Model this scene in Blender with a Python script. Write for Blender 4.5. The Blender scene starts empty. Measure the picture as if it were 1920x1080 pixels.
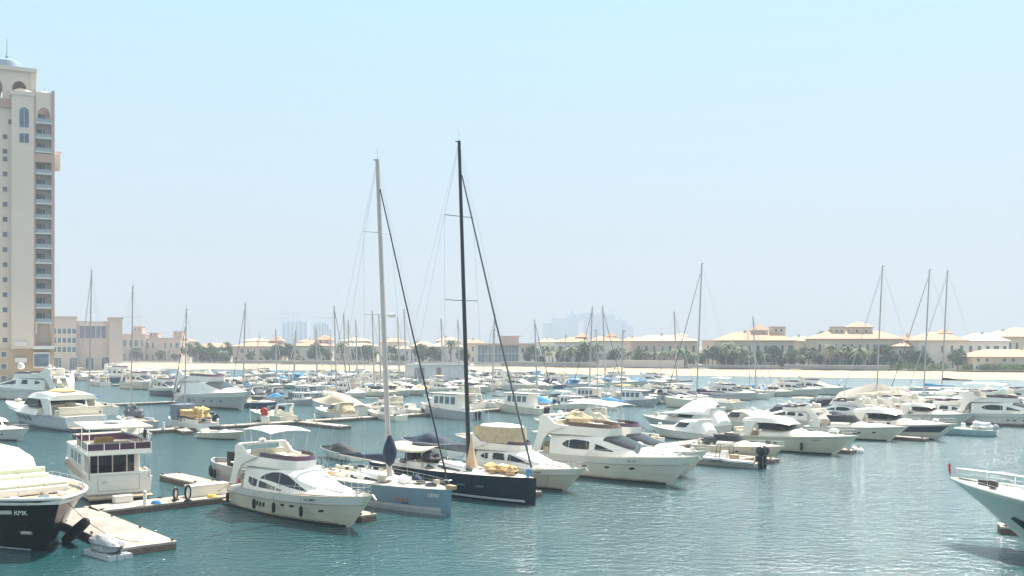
import bpy, math, random
from math import sin, cos, pi, radians, sqrt, atan2
from mathutils import Vector, Matrix
sc = bpy.context.scene
C = sc.collection
random.seed(11)
# ---------------------------------------------------------------- camera
F, CX, HY, H = 1867.0, 960.0, 643.0, 14.0      # focal length and horizon in photo pixels, eye height in metres
cam = bpy.data.cameras.new('camera')
cam.lens = 35.0; cam.sensor_width = 36.0; cam.shift_y = (HY - 540) / 1920
cam.clip_start = 0.5; cam.clip_end = 9000
co = bpy.data.objects.new('camera', cam); C.objects.link(co)
co.location = (0, 0, H); co.rotation_euler = (pi / 2, 0, 0)
sc.camera = co
# ---------------------------------------------------------------- sky and sun
SUN_AZ, SUN_EL = radians(32), radians(58)      # azimuth to the right of the view direction
w = bpy.data.worlds.new('World'); sc.world = w; w.use_nodes = True
nt = w.node_tree; nt.nodes.clear()
out = nt.nodes.new('ShaderNodeOutputWorld'); bg = nt.nodes.new('ShaderNodeBackground')
sky = nt.nodes.new('ShaderNodeTexSky'); sky.sky_type = 'NISHITA'; sky.sun_disc = False
sky.sun_elevation = SUN_EL; sky.sun_rotation = SUN_AZ
sky.air_density = 1.0; sky.dust_density = 3.0; sky.ozone_density = 1.0; sky.altitude = 0
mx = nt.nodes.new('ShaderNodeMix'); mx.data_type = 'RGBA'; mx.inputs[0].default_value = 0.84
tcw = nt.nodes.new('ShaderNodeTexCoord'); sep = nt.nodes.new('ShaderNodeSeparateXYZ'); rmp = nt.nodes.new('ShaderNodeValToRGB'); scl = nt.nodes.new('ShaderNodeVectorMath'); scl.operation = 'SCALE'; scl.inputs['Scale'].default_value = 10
for e_, p_, c_ in zip([rmp.color_ramp.elements[0], rmp.color_ramp.elements[1], rmp.color_ramp.elements.new(.16), rmp.color_ramp.elements.new(.36), rmp.color_ramp.elements.new(.6)], (0, 1, .16, .36, .6), ((.63, .70, .78), (1.35, 1.35, 1.3), (.61, .77, .88), (.50, .83, .90), (1.0, 1.15, 1.2))): e_.color = c_ + (1,)  # upper stops, above the view, brightened as added fill light
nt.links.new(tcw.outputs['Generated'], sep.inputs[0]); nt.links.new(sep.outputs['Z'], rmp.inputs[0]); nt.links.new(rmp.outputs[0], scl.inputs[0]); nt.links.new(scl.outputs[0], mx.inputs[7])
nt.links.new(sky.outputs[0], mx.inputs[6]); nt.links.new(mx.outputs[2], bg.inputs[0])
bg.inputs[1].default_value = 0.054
nt.links.new(bg.outputs[0], out.inputs[0])
sd = bpy.data.lights.new('sun', 'SUN'); sd.energy = 5.0; sd.angle = radians(0.6); sd.color = (1, .955, .88)
so = bpy.data.objects.new('sun', sd); C.objects.link(so)
dirv = Vector((sin(SUN_AZ) * cos(SUN_EL), cos(SUN_AZ) * cos(SUN_EL), sin(SUN_EL)))
so.rotation_euler = dirv.to_track_quat('Z', 'Y').to_euler(); so.location = dirv * 200
sc.view_settings.view_transform = 'Standard'; sc.view_settings.look = 'None'
sc.view_settings.gamma = 1; sc.view_settings.exposure = 1.15
sc.cycles.max_bounces = 6; sc.cycles.volume_bounces = 1; sc.cycles.diffuse_bounces = 3
sc.cycles.glossy_bounces = 3; sc.cycles.transparent_max_bounces = 8; sc.cycles.use_denoising = True
sc.cycles.sample_clamp_indirect = 6

def gp(px, py, z=0.0):                         # point of the plane z seen at a photo pixel
    Y = F * (H - z) / (py - HY)
    return Vector(((px - CX) / F * Y, Y, z))
def ax(px, Y): return (px - CX) / F * Y
def az(py, Y): return H + (HY - py) * Y / F
# ---------------------------------------------------------------- materials
MATS = {}
def mat(name, col, rough=.5, metal=0, var=.12, sc_=1.5, bump=0, bsc=8, spec=.5, coat=0, dist=.03):
    if name in MATS: return MATS[name]
    m = bpy.data.materials.new(name); m.use_nodes = True; t = m.node_tree
    b = t.nodes['Principled BSDF']; L = t.links
    tc = t.nodes.new('ShaderNodeTexCoord')
    n = t.nodes.new('ShaderNodeTexNoise'); n.inputs['Scale'].default_value = sc_; n.inputs['Detail'].default_value = 5
    L.new(tc.outputs['Object'], n.inputs['Vector'])
    r = t.nodes.new('ShaderNodeValToRGB')
    r.color_ramp.elements[0].position = .3; r.color_ramp.elements[1].position = .7
    r.color_ramp.elements[0].color = tuple(c * (1 - var) for c in col) + (1,)
    r.color_ramp.elements[1].color = tuple(min(.9, c * (1 + var * .6)) for c in col) + (1,)
    L.new(n.outputs['Fac'], r.inputs[0]); L.new(r.outputs[0], b.inputs['Base Color'])
    b.inputs['Roughness'].default_value = rough; b.inputs['Metallic'].default_value = metal
    b.inputs['Specular IOR Level'].default_value = spec
    if coat: b.inputs['Coat Weight'].default_value = coat; b.inputs['Coat Roughness'].default_value = .08
    if bump:
        n2 = t.nodes.new('ShaderNodeTexNoise'); n2.inputs['Scale'].default_value = bsc; n2.inputs['Detail'].default_value = 4
        L.new(tc.outputs['Object'], n2.inputs['Vector'])
        bp = t.nodes.new('ShaderNodeBump'); bp.inputs['Strength'].default_value = bump; bp.inputs['Distance'].default_value = dist
        L.new(n2.outputs['Fac'], bp.inputs['Height']); L.new(bp.outputs[0], b.inputs['Normal'])
    MATS[name] = m
    return m
WHITE = mat('gelcoat_white', (.84, .80, .73), .22, var=.06, sc_=.6, coat=.3)
CREAM = mat('gelcoat_cream', (.74, .68, .54), .2, var=.08, sc_=.5, coat=.4)
IVORY = mat('gelcoat_ivory', (.80, .74, .62), .25, var=.07, sc_=.6, coat=.3)
LGREY = mat('gelcoat_grey', (.45, .48, .5), .25, var=.08, coat=.3)
STEELB = mat('gelcoat_steel_blue', (.17, .27, .34), .2, var=.07, sc_=.4, coat=.5)
NAVY = mat('gelcoat_navy', (.006, .014, .03), .18, var=.2, coat=.1, spec=.35)
BLACKH = mat('gelcoat_black_green', (.003, .01, .013), .18, var=.2, coat=.1, spec=.3)
BLUEH = mat('gelcoat_blue', (.05, .12, .24), .15, var=.1, coat=.4)
PBLUE = mat('gelcoat_pale_blue', (.35, .55, .62), .25, var=.1, coat=.3)
GLASS = mat('tinted_glass', (.012, .016, .02), .06, var=.6, spec=.5)
GLASSB = mat('blue_glass', (.06, .12, .15), .08, var=.3, spec=.8)
PURP = mat('smoked_purple_acrylic', (.07, .03, .06), .12, var=.15, spec=.6)
STAIN = mat('waterline_stain', (.4, .33, .2), .4, var=.4, sc_=2)
STEEL = mat('stainless_steel', (.6, .6, .6), .25, 1, var=.05)
ALU = mat('mast_aluminium', (.42, .4, .38), .4, .35, var=.12, sc_=2)
ALUD = mat('mast_aluminium_dull', (.47, .42, .4), .5, .2, var=.12, sc_=2)
CARB = mat('carbon_black', (.016, .018, .022), .3, var=.2)
TEAK = mat('weathered_teak', (.42, .32, .22), .6, var=.2, sc_=6)
RUBBER = mat('black_rubber', (.006, .007, .009), .55, var=.3)
TANC = mat('tan_canvas', (.5, .4, .26), .85, var=.14, sc_=2, bump=.7, bsc=2.5, dist=.15)
BEIGEC = mat('beige_canvas', (.52, .46, .38), .85, var=.1, sc_=1.5, bump=.6, bsc=1.5, dist=.15)
ORANGEC = mat('ochre_canvas', (.62, .4, .17), .85, var=.15, sc_=2, bump=.8, bsc=3, dist=.15)
WHITEC = mat('white_canvas', (.78, .78, .76), .8, var=.05, sc_=1, bump=.5, bsc=1.8, dist=.12)
NAVYC = mat('navy_canvas', (.014, .028, .06), .8, var=.2, sc_=2, bump=.7, bsc=3, dist=.15)
GREYC = mat('grey_canvas', (.13, .14, .16), .8, var=.2, sc_=2, bump=.7, bsc=3, dist=.15)
BLACKC = mat('black_canvas', (.02, .022, .026), .75, var=.2, sc_=2, bump=.8, bsc=3, dist=.15)
BLUEC = mat('bright_blue_canvas', (.05, .25, .5), .8, var=.15, sc_=2, bump=.7, bsc=3, dist=.12)
MAROON = mat('maroon_canvas', (.16, .03, .06), .8, var=.15, sc_=2, bump=.6, bsc=3, dist=.12)
PADG = mat('pale_green_vinyl', (.62, .62, .46), .6, var=.08, sc_=2)
VINYL = mat('cream_vinyl', (.66, .6, .48), .55, var=.08, sc_=2)
TANV = mat('tan_vinyl', (.42, .3, .18), .55, var=.12, sc_=2)
RED = mat('red_paint', (.55, .03, .03), .5, var=.1)
ORANGE = mat('orange_plastic', (.75, .2, .05), .5, var=.1)
YELLOW = mat('yellow_plastic', (.7, .5, .08), .5, var=.1)
CONC = mat('pontoon_concrete', (.36, .31, .265), .85, var=.32, sc_=.7, bump=.3, bsc=10)
RUSTC = mat('pontoon_side_timber', (.16, .11, .085), .85, var=.35, sc_=1.5, bump=.4, bsc=6)
DARK = mat('dark_plastic', (.02, .02, .024), .45, var=.2)
# ---------------------------------------------------------------- mesh building
class MB:
    def __init__(s): s.v = []; s.f = []
    def add(s, vs, fs):
        n = len(s.v); s.v += [tuple(v) for v in vs]; s.f += [tuple(i + n for i in f) for f in fs]; return s
    def box(s, c, d, rz=0, tx=1, ty=1, tilt=0):
        hx, hy, hz = d[0] / 2, d[1] / 2, d[2] / 2; vs = []
        for z, a, b in ((-hz, 1, 1), (hz, tx, ty)):
            for x, y in ((-hx, -hy), (hx, -hy), (hx, hy), (-hx, hy)):
                p = Vector((x * a, y * b, z))
                if tilt: p = Matrix.Rotation(tilt, 3, 'Y') @ p
                if rz: p = Matrix.Rotation(rz, 3, 'Z') @ p
                vs.append(p + Vector(c))
        return s.add(vs, [(3, 2, 1, 0), (4, 5, 6, 7), (0, 1, 5, 4), (1, 2, 6, 5), (2, 3, 7, 6), (3, 0, 4, 7)])
    def grid(s, R, close=False):
        m = len(R[0]); vs = [p for r in R for p in r]; fs = []
        for i in range(len(R) - 1):
            for j in range(m if close else m - 1):
                k = (j + 1) % m
                fs.append((i * m + j, i * m + k, (i + 1) * m + k, (i + 1) * m + j))
        return s.add(vs, fs)
    def tube(s, pts, r, n=6, r1=None, sy=1):
        pts = [Vector(p) for p in pts]; R = []; up = Vector((0, 0, 1))
        for i, p in enumerate(pts):
            t = (pts[min(i + 1, len(pts) - 1)] - pts[max(i - 1, 0)]).normalized()
            a = t.cross(up if abs(t.z) < .95 else Vector((0, 1, 0))).normalized(); b = t.cross(a)
            rr = r if r1 is None else r + (r1 - r) * i / (len(pts) - 1)
            R.append([p + a * rr * sy * cos(2 * pi * k / n) + b * rr * sin(2 * pi * k / n) for k in range(n)])
        s.grid(R, True); b0 = len(s.v) - len(R) * n
        s.f.append(tuple(b0 + k for k in range(n))[::-1]); s.f.append(tuple(b0 + (len(R) - 1) * n + k for k in range(n)))
        return s
    def lathe(s, prof, c=(0, 0, 0), n=12, axis='Z', sx=1):
        R = []
        for r, z in prof:
            ring = []
            for k in range(n):
                x, y = r * cos(2 * pi * k / n) * sx, r * sin(2 * pi * k / n)
                p = Vector((x, y, z)) if axis == 'Z' else (Vector((z, x, y)) if axis == 'X' else Vector((x, z, y)))
                ring.append(p + Vector(c))
            R.append(ring)
        s.grid(R, True); b0 = len(s.v) - len(R) * n
        s.f.append(tuple(b0 + k for k in range(n))[::-1]); s.f.append(tuple(b0 + (len(R) - 1) * n + k for k in range(n)))
        return s
    def prism(s, poly, z0, z1):                 # poly of (x, y), counterclockwise
        n = len(poly)
        return s.add([(x, y, z0) for x, y in poly] + [(x, y, z1) for x, y in poly],
                     [tuple(range(n))[::-1], tuple(range(n, 2 * n))] + [(i, (i + 1) % n, n + (i + 1) % n, n + i) for i in range(n)])
    def slab(s, poly, y0, y1):                  # poly of (x, z) pushed along y
        n = len(poly)
        return s.add([(x, y0, z) for x, z in poly] + [(x, y1, z) for x, z in poly],
                     [tuple(range(n)), tuple(range(n, 2 * n))[::-1]] + [(i, n + i, n + (i + 1) % n, (i + 1) % n) for i in range(n)])
    def torus(s, c, R, r, axis='X', n=16, m=6):
        rows = []
        for i in range(n + 1):
            a = 2 * pi * i / n; row = []
            for j in range(m):
                b = 2 * pi * j / m; q = R + r * cos(b)
                p = (r * sin(b), q * cos(a), q * sin(a)) if axis == 'X' else ((q * cos(a), r * sin(b), q * sin(a)) if axis == 'Y' else (q * cos(a), q * sin(a), r * sin(b)))
                row.append(Vector(p) + Vector(c))
            rows.append(row)
        return s.grid(rows, True)
    def blob(s, c, d, seed=0, amp=.15, n=14, m=9, flat=None, fr=2.2):
        rnd = random.Random(seed); ph = [rnd.uniform(0, 6.3) for _ in range(6)]; R = []
        for i in range(m):
            t = pi * (i + .02) / (m - 1 + .04); row = []
            for k in range(n):
                a = 2 * pi * k / n
                x, y, z = sin(t) * cos(a), sin(t) * sin(a), cos(t)
                q = 1 + amp * (sin(fr * 2 * x + ph[0]) + sin(fr * 2.7 * y + ph[1]) + sin(fr * 3.3 * z + ph[2]) + .6 * sin(fr * 5 * (x + y) + ph[3])) / 2
                zz = z * q * d[2]
                if flat is not None: zz = max(zz, flat)
                row.append((c[0] + x * q * d[0], c[1] + y * q * d[1], c[2] + zz))
            R.append(row)
        return s.grid(R, True)
    def build(s, name, m, parent=None, smooth=False, bevel=0, ang=35, **kw):
        me = bpy.data.meshes.new(name); me.from_pydata(s.v, [], s.f); me.validate(); me.materials.append(m)
        if smooth:
            me.polygons.foreach_set('use_smooth', [True] * len(me.polygons))
            me.set_sharp_from_angle(angle=radians(ang))
        me.update()
        o = bpy.data.objects.new(name, me); C.objects.link(o)
        if parent: o.parent = parent
        if bevel:
            b = o.modifiers.new('Bevel', 'BEVEL'); b.width = bevel; b.segments = 2; b.limit_method = 'ANGLE'
        for k, v in kw.items(): o[k] = v
        return o
def tag(o, label, cat, group=None):
    o['label'] = label; o['category'] = cat
    if group: o['group'] = group
    return o
def thing(name, label, cat, group=None, loc=(0, 0, 0), rz=0):
    o = bpy.data.objects.new(name, None); C.objects.link(o); o.location = loc; o.rotation_euler = (0, 0, rz)
    o.empty_display_size = .5
    return tag(o, label, cat, group)
def copy_tree(o, parent=None):
    c = o.copy(); C.objects.link(c); c.parent = parent
    for ch in [x for x in KIDS.get(o.name, [])]: copy_tree(ch, c)
    return c
KIDS = {}
def freeze(o):                                   # remember the children of a finished thing so copies are quick
    ch = list(o.children); KIDS[o.name] = ch
    for x in ch: freeze(x)
    return o
def text_on(txt, size, m, parent, origin, xdir, ydir, name='lettering', thick=.006):
    cu = bpy.data.curves.new(name, 'FONT'); cu.body = txt; cu.size = size; cu.extrude = thick; cu.align_x = 'CENTER'; cu.align_y = 'CENTER'
    cu.resolution_u = 3
    t = bpy.data.objects.new('tmp', cu); C.objects.link(t)
    bpy.context.view_layer.update()
    me = bpy.data.meshes.new_from_object(t.evaluated_get(bpy.context.evaluated_depsgraph_get()))
    bpy.data.objects.remove(t); me.name = name; me.materials.clear(); me.materials.append(m)
    x = Vector(xdir).normalized(); z = x.cross(Vector(ydir)).normalized(); y = z.cross(x)
    o = bpy.data.objects.new(name, me); C.objects.link(o); o.parent = parent
    M = Matrix((x, y, z)).transposed().to_4x4(); M.translation = Vector(origin); o.matrix_local = M
    return o
class Surf:                                      # a parametric skin: f(x, v), x along the boat, |v| from centre (0) to base (1) or keel to sheer
    def __init__(s, f, x0, x1, up=1): s.f = f; s.x0 = x0; s.x1 = x1
    def p(s, x, v, off=0):
        P = s.f(x, v)
        if off:
            e = .02; a = s.f(min(x + e, s.x1), v) - s.f(max(x - e, s.x0), v)
            b = s.f(x, min(1, v + e)) - s.f(x, max(-1, v - e)); n = a.cross(b)
            if n.length > 1e-9:
                n.normalize(); ref = Vector((0, P.y if abs(P.y) > .05 else 0, s.cz(x, P)))
                if n.dot(ref) < 0: n = -n
                P = P + n * off
        return P
    def cz(s, x, P): return .3
    def skin(s, m, nx=24, nv=16, xs=None):
        xs = xs or [s.x0 + (s.x1 - s.x0) * i / nx for i in range(nx + 1)]
        m.grid([[s.f(x, -1 + 2 * j / nv) for j in range(nv + 1)] for x in xs])
        n = nv + 1; b0 = len(m.v) - len(xs) * n
        m.f.append(tuple(b0 + k for k in range(n))); m.f.append(tuple(len(m.v) - n + k for k in range(n))[::-1])
        return m
    def strip(s, m, rows, side=1, off=.012, nv=3):   # rows of (x, v0, v1)
        m.grid([[s.p(x, side * (a + (b - a) * j / nv), off) for j in range(nv + 1)] for x, a, b in rows]); return m
    def disc(s, m, x, v, rx, rv, side=1, off=.015, n=14):
        c = len(m.v); m.v.append(tuple(s.p(x, side * v, off)))
        for k in range(n): m.v.append(tuple(s.p(x + rx * cos(2 * pi * k / n), side * (v + rv * sin(2 * pi * k / n)), off)))
        m.f += [(c, c + 1 + k, c + 1 + (k + 1) % n) for k in range(n)]; return m
    def line(s, m, rows, side=1, r=.03, off=.0, n=6):
        return m.tube([s.p(x, side * v, off) for x, v in rows], r, n)
def hull_surf(L, B, Fa, Fb, rake=2.0, flare=.78, fd=2.6, fw=1.9, draft=.5, tr=.88, c=.3, sp=1.8, trk=0., hp=1.0):
    def wf(u, p):
        a = tr + (1 - tr) * sin(min(1, u / .45) * pi / 2)
        return a * max(0, 1 - max(0, (u - .35) / .65) ** p) ** .85
    def f(x, v):
        u = x / L; h = abs(v); sg = 1 if v >= 0 else -1
        q = max(0, (h - c) / (1 - c))
        xs = trk * q; xe = L - rake * (1 - q)
        wd, ww = wf(u, fd), wf(u, fw) * flare
        zs = Fa + (Fb - Fa) * u ** sp
        if h < c: y = ww * (h / c); z = -draft * (1 - h / c) * (1 - .5 * u)
        else: y = ww + (wd - ww) * q ** hp; z = zs * q
        return Vector((xs + (xe - xs) * u, sg * y * B / 2, z))
    S = Surf(f, 0, L); S.L = L; S.c = c; S.bow = L - rake
    S.sheer = lambda x: f(x, 1)
    return S
def deck_mesh(S, m, x0, x1, drop=.05, inset=.06, crown=.12, n=20, k=8):
    R = []
    for i in range(n + 1):
        x = x0 + (x1 - x0) * i / n; p = S.f(x, 1); hw = max(.0, p.y - inset)
        R.append([Vector((p.x, -hw + 2 * hw * j / k, p.z - drop + crown * (1 - (2 * j / k - 1) ** 2) * min(1, hw))) for j in range(k + 1)])
    m.grid([[q for q in r][::1] for r in R]); return m
def cab_surf(st, camber=.15, ks=.45, pw=2.4):       # stations (x, half width at base, half width at top, z base, z top)
    def f(x, v):
        for i in range(len(st) - 1):
            if x <= st[i + 1][0] or i == len(st) - 2: break
        a, b = st[i], st[i + 1]; t = min(1, max(0, (x - a[0]) / (b[0] - a[0]))); 
        hb, ht, zb, zt = [a[k] + (b[k] - a[k]) * t for k in (1, 2, 3, 4)]
        h = abs(v); sg = 1 if v >= 0 else -1; cm = min(camber, max(0, (zt - zb) * .6))
        if h < ks: q = h / ks; y = ht * q; z = zt - cm * q ** pw
        else: q = (h - ks) / (1 - ks); y = ht + (hb - ht) * q; z = zt - cm + (zb - zt + cm) * q
        return Vector((x, sg * y, z))
    S = Surf(f, st[0][0], st[-1][0]); S.st = st
    return S
def cab_skin(S, m, nv=20, sub=2):
    xs = []
    for a, b in zip(S.st, S.st[1:]):
        for k in range(sub): xs.append(a[0] + (b[0] - a[0]) * k / sub)
    xs.append(S.st[-1][0])
    return S.skin(m, nv=nv, xs=xs)
def put(root, px, py, S, hd, xb=None):             # set the boat so that its bow (or xb) meets the water at the pixel
    g = gp(px, py); d = Vector((cos(hd), sin(hd), 0)); xb = S.bow if xb is None else xb
    root.location = g - d * xb; root.rotation_euler = (0, 0, hd); return root
def rail(root, S, x0, x1, h=.65, inset=.12, nst=7, r=.018, sides=(-1, 1), name='railing', m=None, mid=True):
    mb = MB()
    for sd_ in sides:
        top = []; md = []
        for i in range(nst * 2 + 1):
            x = x0 + (x1 - x0) * i / (nst * 2); p = S.f(x, 1); q = Vector((p.x, sd_ * max(0, p.y - inset), p.z))
            hh = h * min(1, .25 + i / 2)
            top.append(q + Vector((0, 0, hh))); md.append(q + Vector((0, 0, hh * .5)))
            if i % 2 == 0: mb.tube([q - Vector((0, 0, .05)), q + Vector((0, 0, hh))], r * .8, 5)
        mb.tube(top, r, 5)
        if mid: mb.tube(md, r * .5, 4)
    return mb.build(name, m or STEEL, root, True)
HD = radians(-47); HB = HD + pi
def fender_set(S, root_loc, hd, xs, side, label, n0=0, size=1, m=None):
    R = Matrix.Rotation(hd, 4, 'Z')
    for i, x in enumerate(xs):
        p = S.f(x, side * .9); q = S.f(x, side * .62)
        pos = R @ (Vector((p.x, p.y + side * .17 * size, 0))) + root_loc
        t = thing('fender', label[i], 'fender', 'fenders hung along boat sides', (pos.x, pos.y, q.z - .1))
        mb = MB(); mb.lathe([(.02, -.42), (.1, -.38), (.15, -.25), (.155, 0), (.15, .25), (.1, .38), (.02, .42)], n=10)
        for k in range(len(mb.v)): mb.v[k] = tuple(c * size for c in mb.v[k])
        mb.build('fender_body', m or RUBBER, t, True)
        MB().tube([(0, 0, .38 * size), (0, 0, max(.5, p.z * 1.08 - q.z + .1))], .012, 5).build('rope', DARK, t)
# ---------------------------------------------------------------- boats
def gear(t, spots, seed, size=.3, dark=.5):          # bags, coolers, fenders and coiled lines lying on deck
    rnd = random.Random(seed)
    for i, (x, y, z) in enumerate(spots):
        k = rnd.random(); m = rnd.choice((DARK, NAVYC, GREYC, BLACKC)) if rnd.random() < dark else rnd.choice((WHITEC, TANC, BEIGEC, ORANGEC, BEIGEC, RED, WHITEC, LGREY, BLUEC)); s = size * rnd.uniform(.7, 1.4)
        if k < .4: MB().blob((x, y, z + s * .4), (s * 1.2, s * .8, s * .6), seed + i, .3, 10, 7, -s * .4).build('deck_bag', m, t, True)
        elif k < .65: MB().box((x, y, z + s * .5), (s * 1.5, s, s)).build('cool_box', m, t, bevel=.03)
        elif k < .85: MB().torus((x, y, z + .05), s * .8, s * .2, 'Z', 12, 5).build('coiled_line', m, t, True)
        else: MB().lathe([(.02, -s * 1.1), (s * .35, -s * .9), (s * .35, s * .9), (.02, s * 1.1)], (x, y, z + s * .35), 8, 'X').build('stowed_fender', m, t, True)
def fly_yacht(label, L=17.5, B=4.9, hm=None, name='motor_yacht', cat='motor yacht', group=None, canopy='bimini', cover=True, det=2,
              win='swoosh', reg=None, ports=((13.2, .62),), slits=True, enclosure=None, band=PURP, sc2=None, flag=None, hullcol=None, dome=False):
    s = L / 17.5; hm = hm or CREAM
    t = thing(name, label, cat, group)
    S = hull_surf(L, B, 1.75 * s, 2.55 * s, rake=2.7 * s, flare=.8, fd=2.4, fw=1.7, c=.25, tr=.9, hp=1.25)
    S.skin(MB(), 30, 20).build('hull', hm, t, True, ang=50)
    bw = MB()
    for sd_ in (-1, 1): S.strip(bw, [(L * i / 24, .8, 1.0) for i in range(25)], sd_, .035, 2)
    bw.build('bulwark', WHITE, t, True)
    rr = MB()
    for sd_ in (-1, 1): S.line(rr, [(L * i / 24, .79) for i in range(25)], sd_, .04 * s, .03)
    rr.build('rub_rail', ALUD, t, True)
    bs = MB()
    for sd_ in (-1, 1): S.strip(bs, [(L * i / 24, .255, .30) for i in range(25)], sd_, .012, 1)
    bs.build('boot_stripe', DARK if det > 1 else GLASS, t, True)
    if det > 1:
        ws_ = MB()
        for sd_ in (-1, 1): S.strip(ws_, [(L * i / 40, .3, .325 + .03 * abs(sin(i * 1.7) * sin(i * .6))) for i in range(38)], sd_, .008, 1)
        ws_.build('waterline_stain', STAIN, t, True)
        se_ = MB()
        for sd_ in (-1, 1): S.line(se_, [(L * i / 24, .52) for i in range(25)], sd_, .012, .0, 4)
        se_.build('hull_seam', LGREY, t, True)
    deck_mesh(S, MB(), .02 * L, .99 * L, drop=.1, crown=.12).build('deck', IVORY, t, True)
    sd2 = MB()
    for sd_ in (-1, 1):
        R = []
        for i in range(17):
            x = L * (.12 + .8 * i / 16); p = S.f(x, 1); R.append([Vector((p.x, sd_ * max(.02, p.y - .12), p.z - .045)), Vector((p.x, sd_ * max(.01, p.y - .6 * s), p.z + .0))])
        sd2.grid(R)
    sd2.build('side_deck', TEAK, t, True)
    k = lambda q: [tuple(c * s for c in r) for r in q]
    st = k([(2.6, 2.0, 1.72, 1.6, 3.65), (5, 2.1, 1.72, 1.7, 3.8), (7.6, 2.05, 1.6, 1.8, 3.82), (9.0, 1.95, 1.45, 1.9, 3.62), (10.3, 1.82, 1.3, 2.05, 3.25), (12.0, 1.55, 1.05, 2.2, 2.85), (14, 1.15, .75, 2.3, 2.7), (15.6, .6, .35, 2.4, 2.6), (16.2, .2, .1, 2.45, 2.5)])
    K = cab_surf(st, .22 * s); cab_skin(K, MB(), 20, 3).build('cabin', WHITE, t, True, ang=60)
    wn = []
    up = [(5.2, .68, .70), (5.8, .60, .71), (6.8, .53, .73), (7.8, .50, .76), (8.8, .52, .79), (9.8, .6, .81), (10.6, .7, .83), (11.3, .82, .85)]
    lo = [(3.4, .68, .8), (4.0, .70, .88), (5.5, .76, .9), (7, .82, .91), (8.4, .90, .93)]
    if win == 'swoosh': wn = [up, lo]
    elif win == 'long': wn = [[(3.4, .62, .66), (4, .55, .72), (6, .52, .74), (8, .53, .74), (9.5, .60, .75), (10.8, .70, .76)]]
    elif win == 'eye': wn = [[(4.2, .68, .70), (4.6, .60, .76), (5.6, .56, .8), (7, .58, .8), (8.6, .66, .8), (10, .77, .8)]]
    for sd_ in (-1, 1):
        for q in wn:
            g_ = K.strip(MB(), [(x * s, a, b) for x, a, b in q], sd_, .015).build('side_window', GLASS, t, True)
            if det > 1:
                mm = MB(); q0, q1 = q[0], q[-1]
                for j in range(1, len(q) - 1, 2): K.line(mm, [(q[j][0] * s, q[j][1]), (q[j][0] * s + .12, q[j][2])], sd_, .018, .02, 4)
                mm.build('mullion', WHITE, g_)
    ws = MB(); ws.grid([[K.p(x * s, v, .02 * s + (.02 if cover else 0)) for v in [-.50 + .1 * j for j in range(11)]] for x in (8.7, 9.2, 9.8, 10.4, 11.0, 11.6, 12.0)])
    ws.build('windscreen_cover' if cover else 'windscreen', WHITEC if cover else GLASS, t, True)
    if det > 1:
        fd_ = MB(); fd_.grid([[K.p(x * s, v, .05) for v in (-.4, -.2, 0, .2, .4)] for x in (12.6, 13.2, 13.9, 14.6)]); fd_.build('sun_pad', WHITEC, t, True)
    # flybridge coaming
    O = [(1.2, 1.9, 3.6, 4.05), (3.0, 1.98, 3.55, 4.3), (5, 1.88, 3.6, 4.38), (6.8, 1.72, 3.6, 4.36), (8.0, 1.4, 3.6, 4.32), (8.8, .85, 3.6, 4.28), (9.05, 0, 3.6, 4.26)]
    full = [(x, -y, a, b) for x, y, a, b in O] + [(x, y, a, b) for x, y, a, b in O[::-1][1:]]
    cm = MB()
    cm.grid([[(x * s, y * s, a * s), (x * s + .02, y * s * .97, b * s), (x * s - .12 * s, y * s * .9, b * s), (x * s - .18 * s, y * s * .88, a * s)] for x, y, a, b in full])
    cm.build('flybridge_coaming', WHITE, t, True)
    MB().prism([(x * s - .1, y * s * .9) for x, y, a, b in full][::1], 3.7 * s, 3.86 * s).build('flybridge_floor', IVORY, t)
    ov = MB(); ov.slab([(.4 * s, 3.5 * s), (2.7 * s, 3.46 * s), (2.7 * s, 3.64 * s), (.3 * s, 3.61 * s)], -1.9 * s, 1.9 * s); ov.build('overhang', WHITE, t, bevel=.04)
    wb = MB(); wb.grid([[(x * s + .02, y * s * .98, b * s - .01), (x * s - .22 * s, y * s * .9, (b + .32) * s)] for x, y, a, b in full[2:-2]]); wb.build('flybridge_windscreen', band, t, True)
    se = MB(); se.box((3.2 * s, 0, 4.1 * s), (.6 * s, 2.9 * s, .5 * s)).box((2.95 * s, 0, 4.45 * s), (.2 * s, 2.9 * s, .6 * s)).box((4.5 * s, .95 * s, 4.05 * s), (2 * s, .6 * s, .45 * s)); se.build('flybridge_seats', VINYL, t, bevel=.06)
    he = MB(); he.box((7.3 * s, -.6 * s, 4.2 * s), (.7 * s, 1.0 * s, .9 * s), tx=.6); he.build('helm_console', IVORY, t, bevel=.05)
    # radar arch
    for sd_ in (-1, 1):
        ar = MB()
        ar.slab([(.5 * s, 1.9 * s), (1.5 * s, 1.9 * s), (2.0 * s, 3.0 * s), (2.7 * s, 3.65 * s), (4.9 * s, 4.35 * s), (3.4 * s, 4.5 * s), (2.6 * s, 5.05 * s), (1.9 * s, 5.2 * s), (1.4 * s, 5.0 * s), (1.4 * s, 4.2 * s), (1.0 * s, 3.0 * s)], sd_ * 2.06 * s, sd_ * 1.9 * s)
        ar.build('arch_side', WHITE, t, bevel=.04)
    MB().box((2.15 * s, 0, 5.16 * s), (.7 * s, 3.95 * s, .14 * s)).build('arch_top', WHITE, t, bevel=.05)
    an = MB(); an.lathe([(.05, 0), (.3, .05), (.3, .2), (.1, .3)], (2.1 * s, 0, 5.24 * s), 12)
    for y in (-.9, .8): an.tube([(2.0 * s, y * s, 5.2 * s), (1.7 * s, y * s, 8.0 * s)], .014, 4)
    an.build('antenna', WHITE, t, True)
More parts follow.
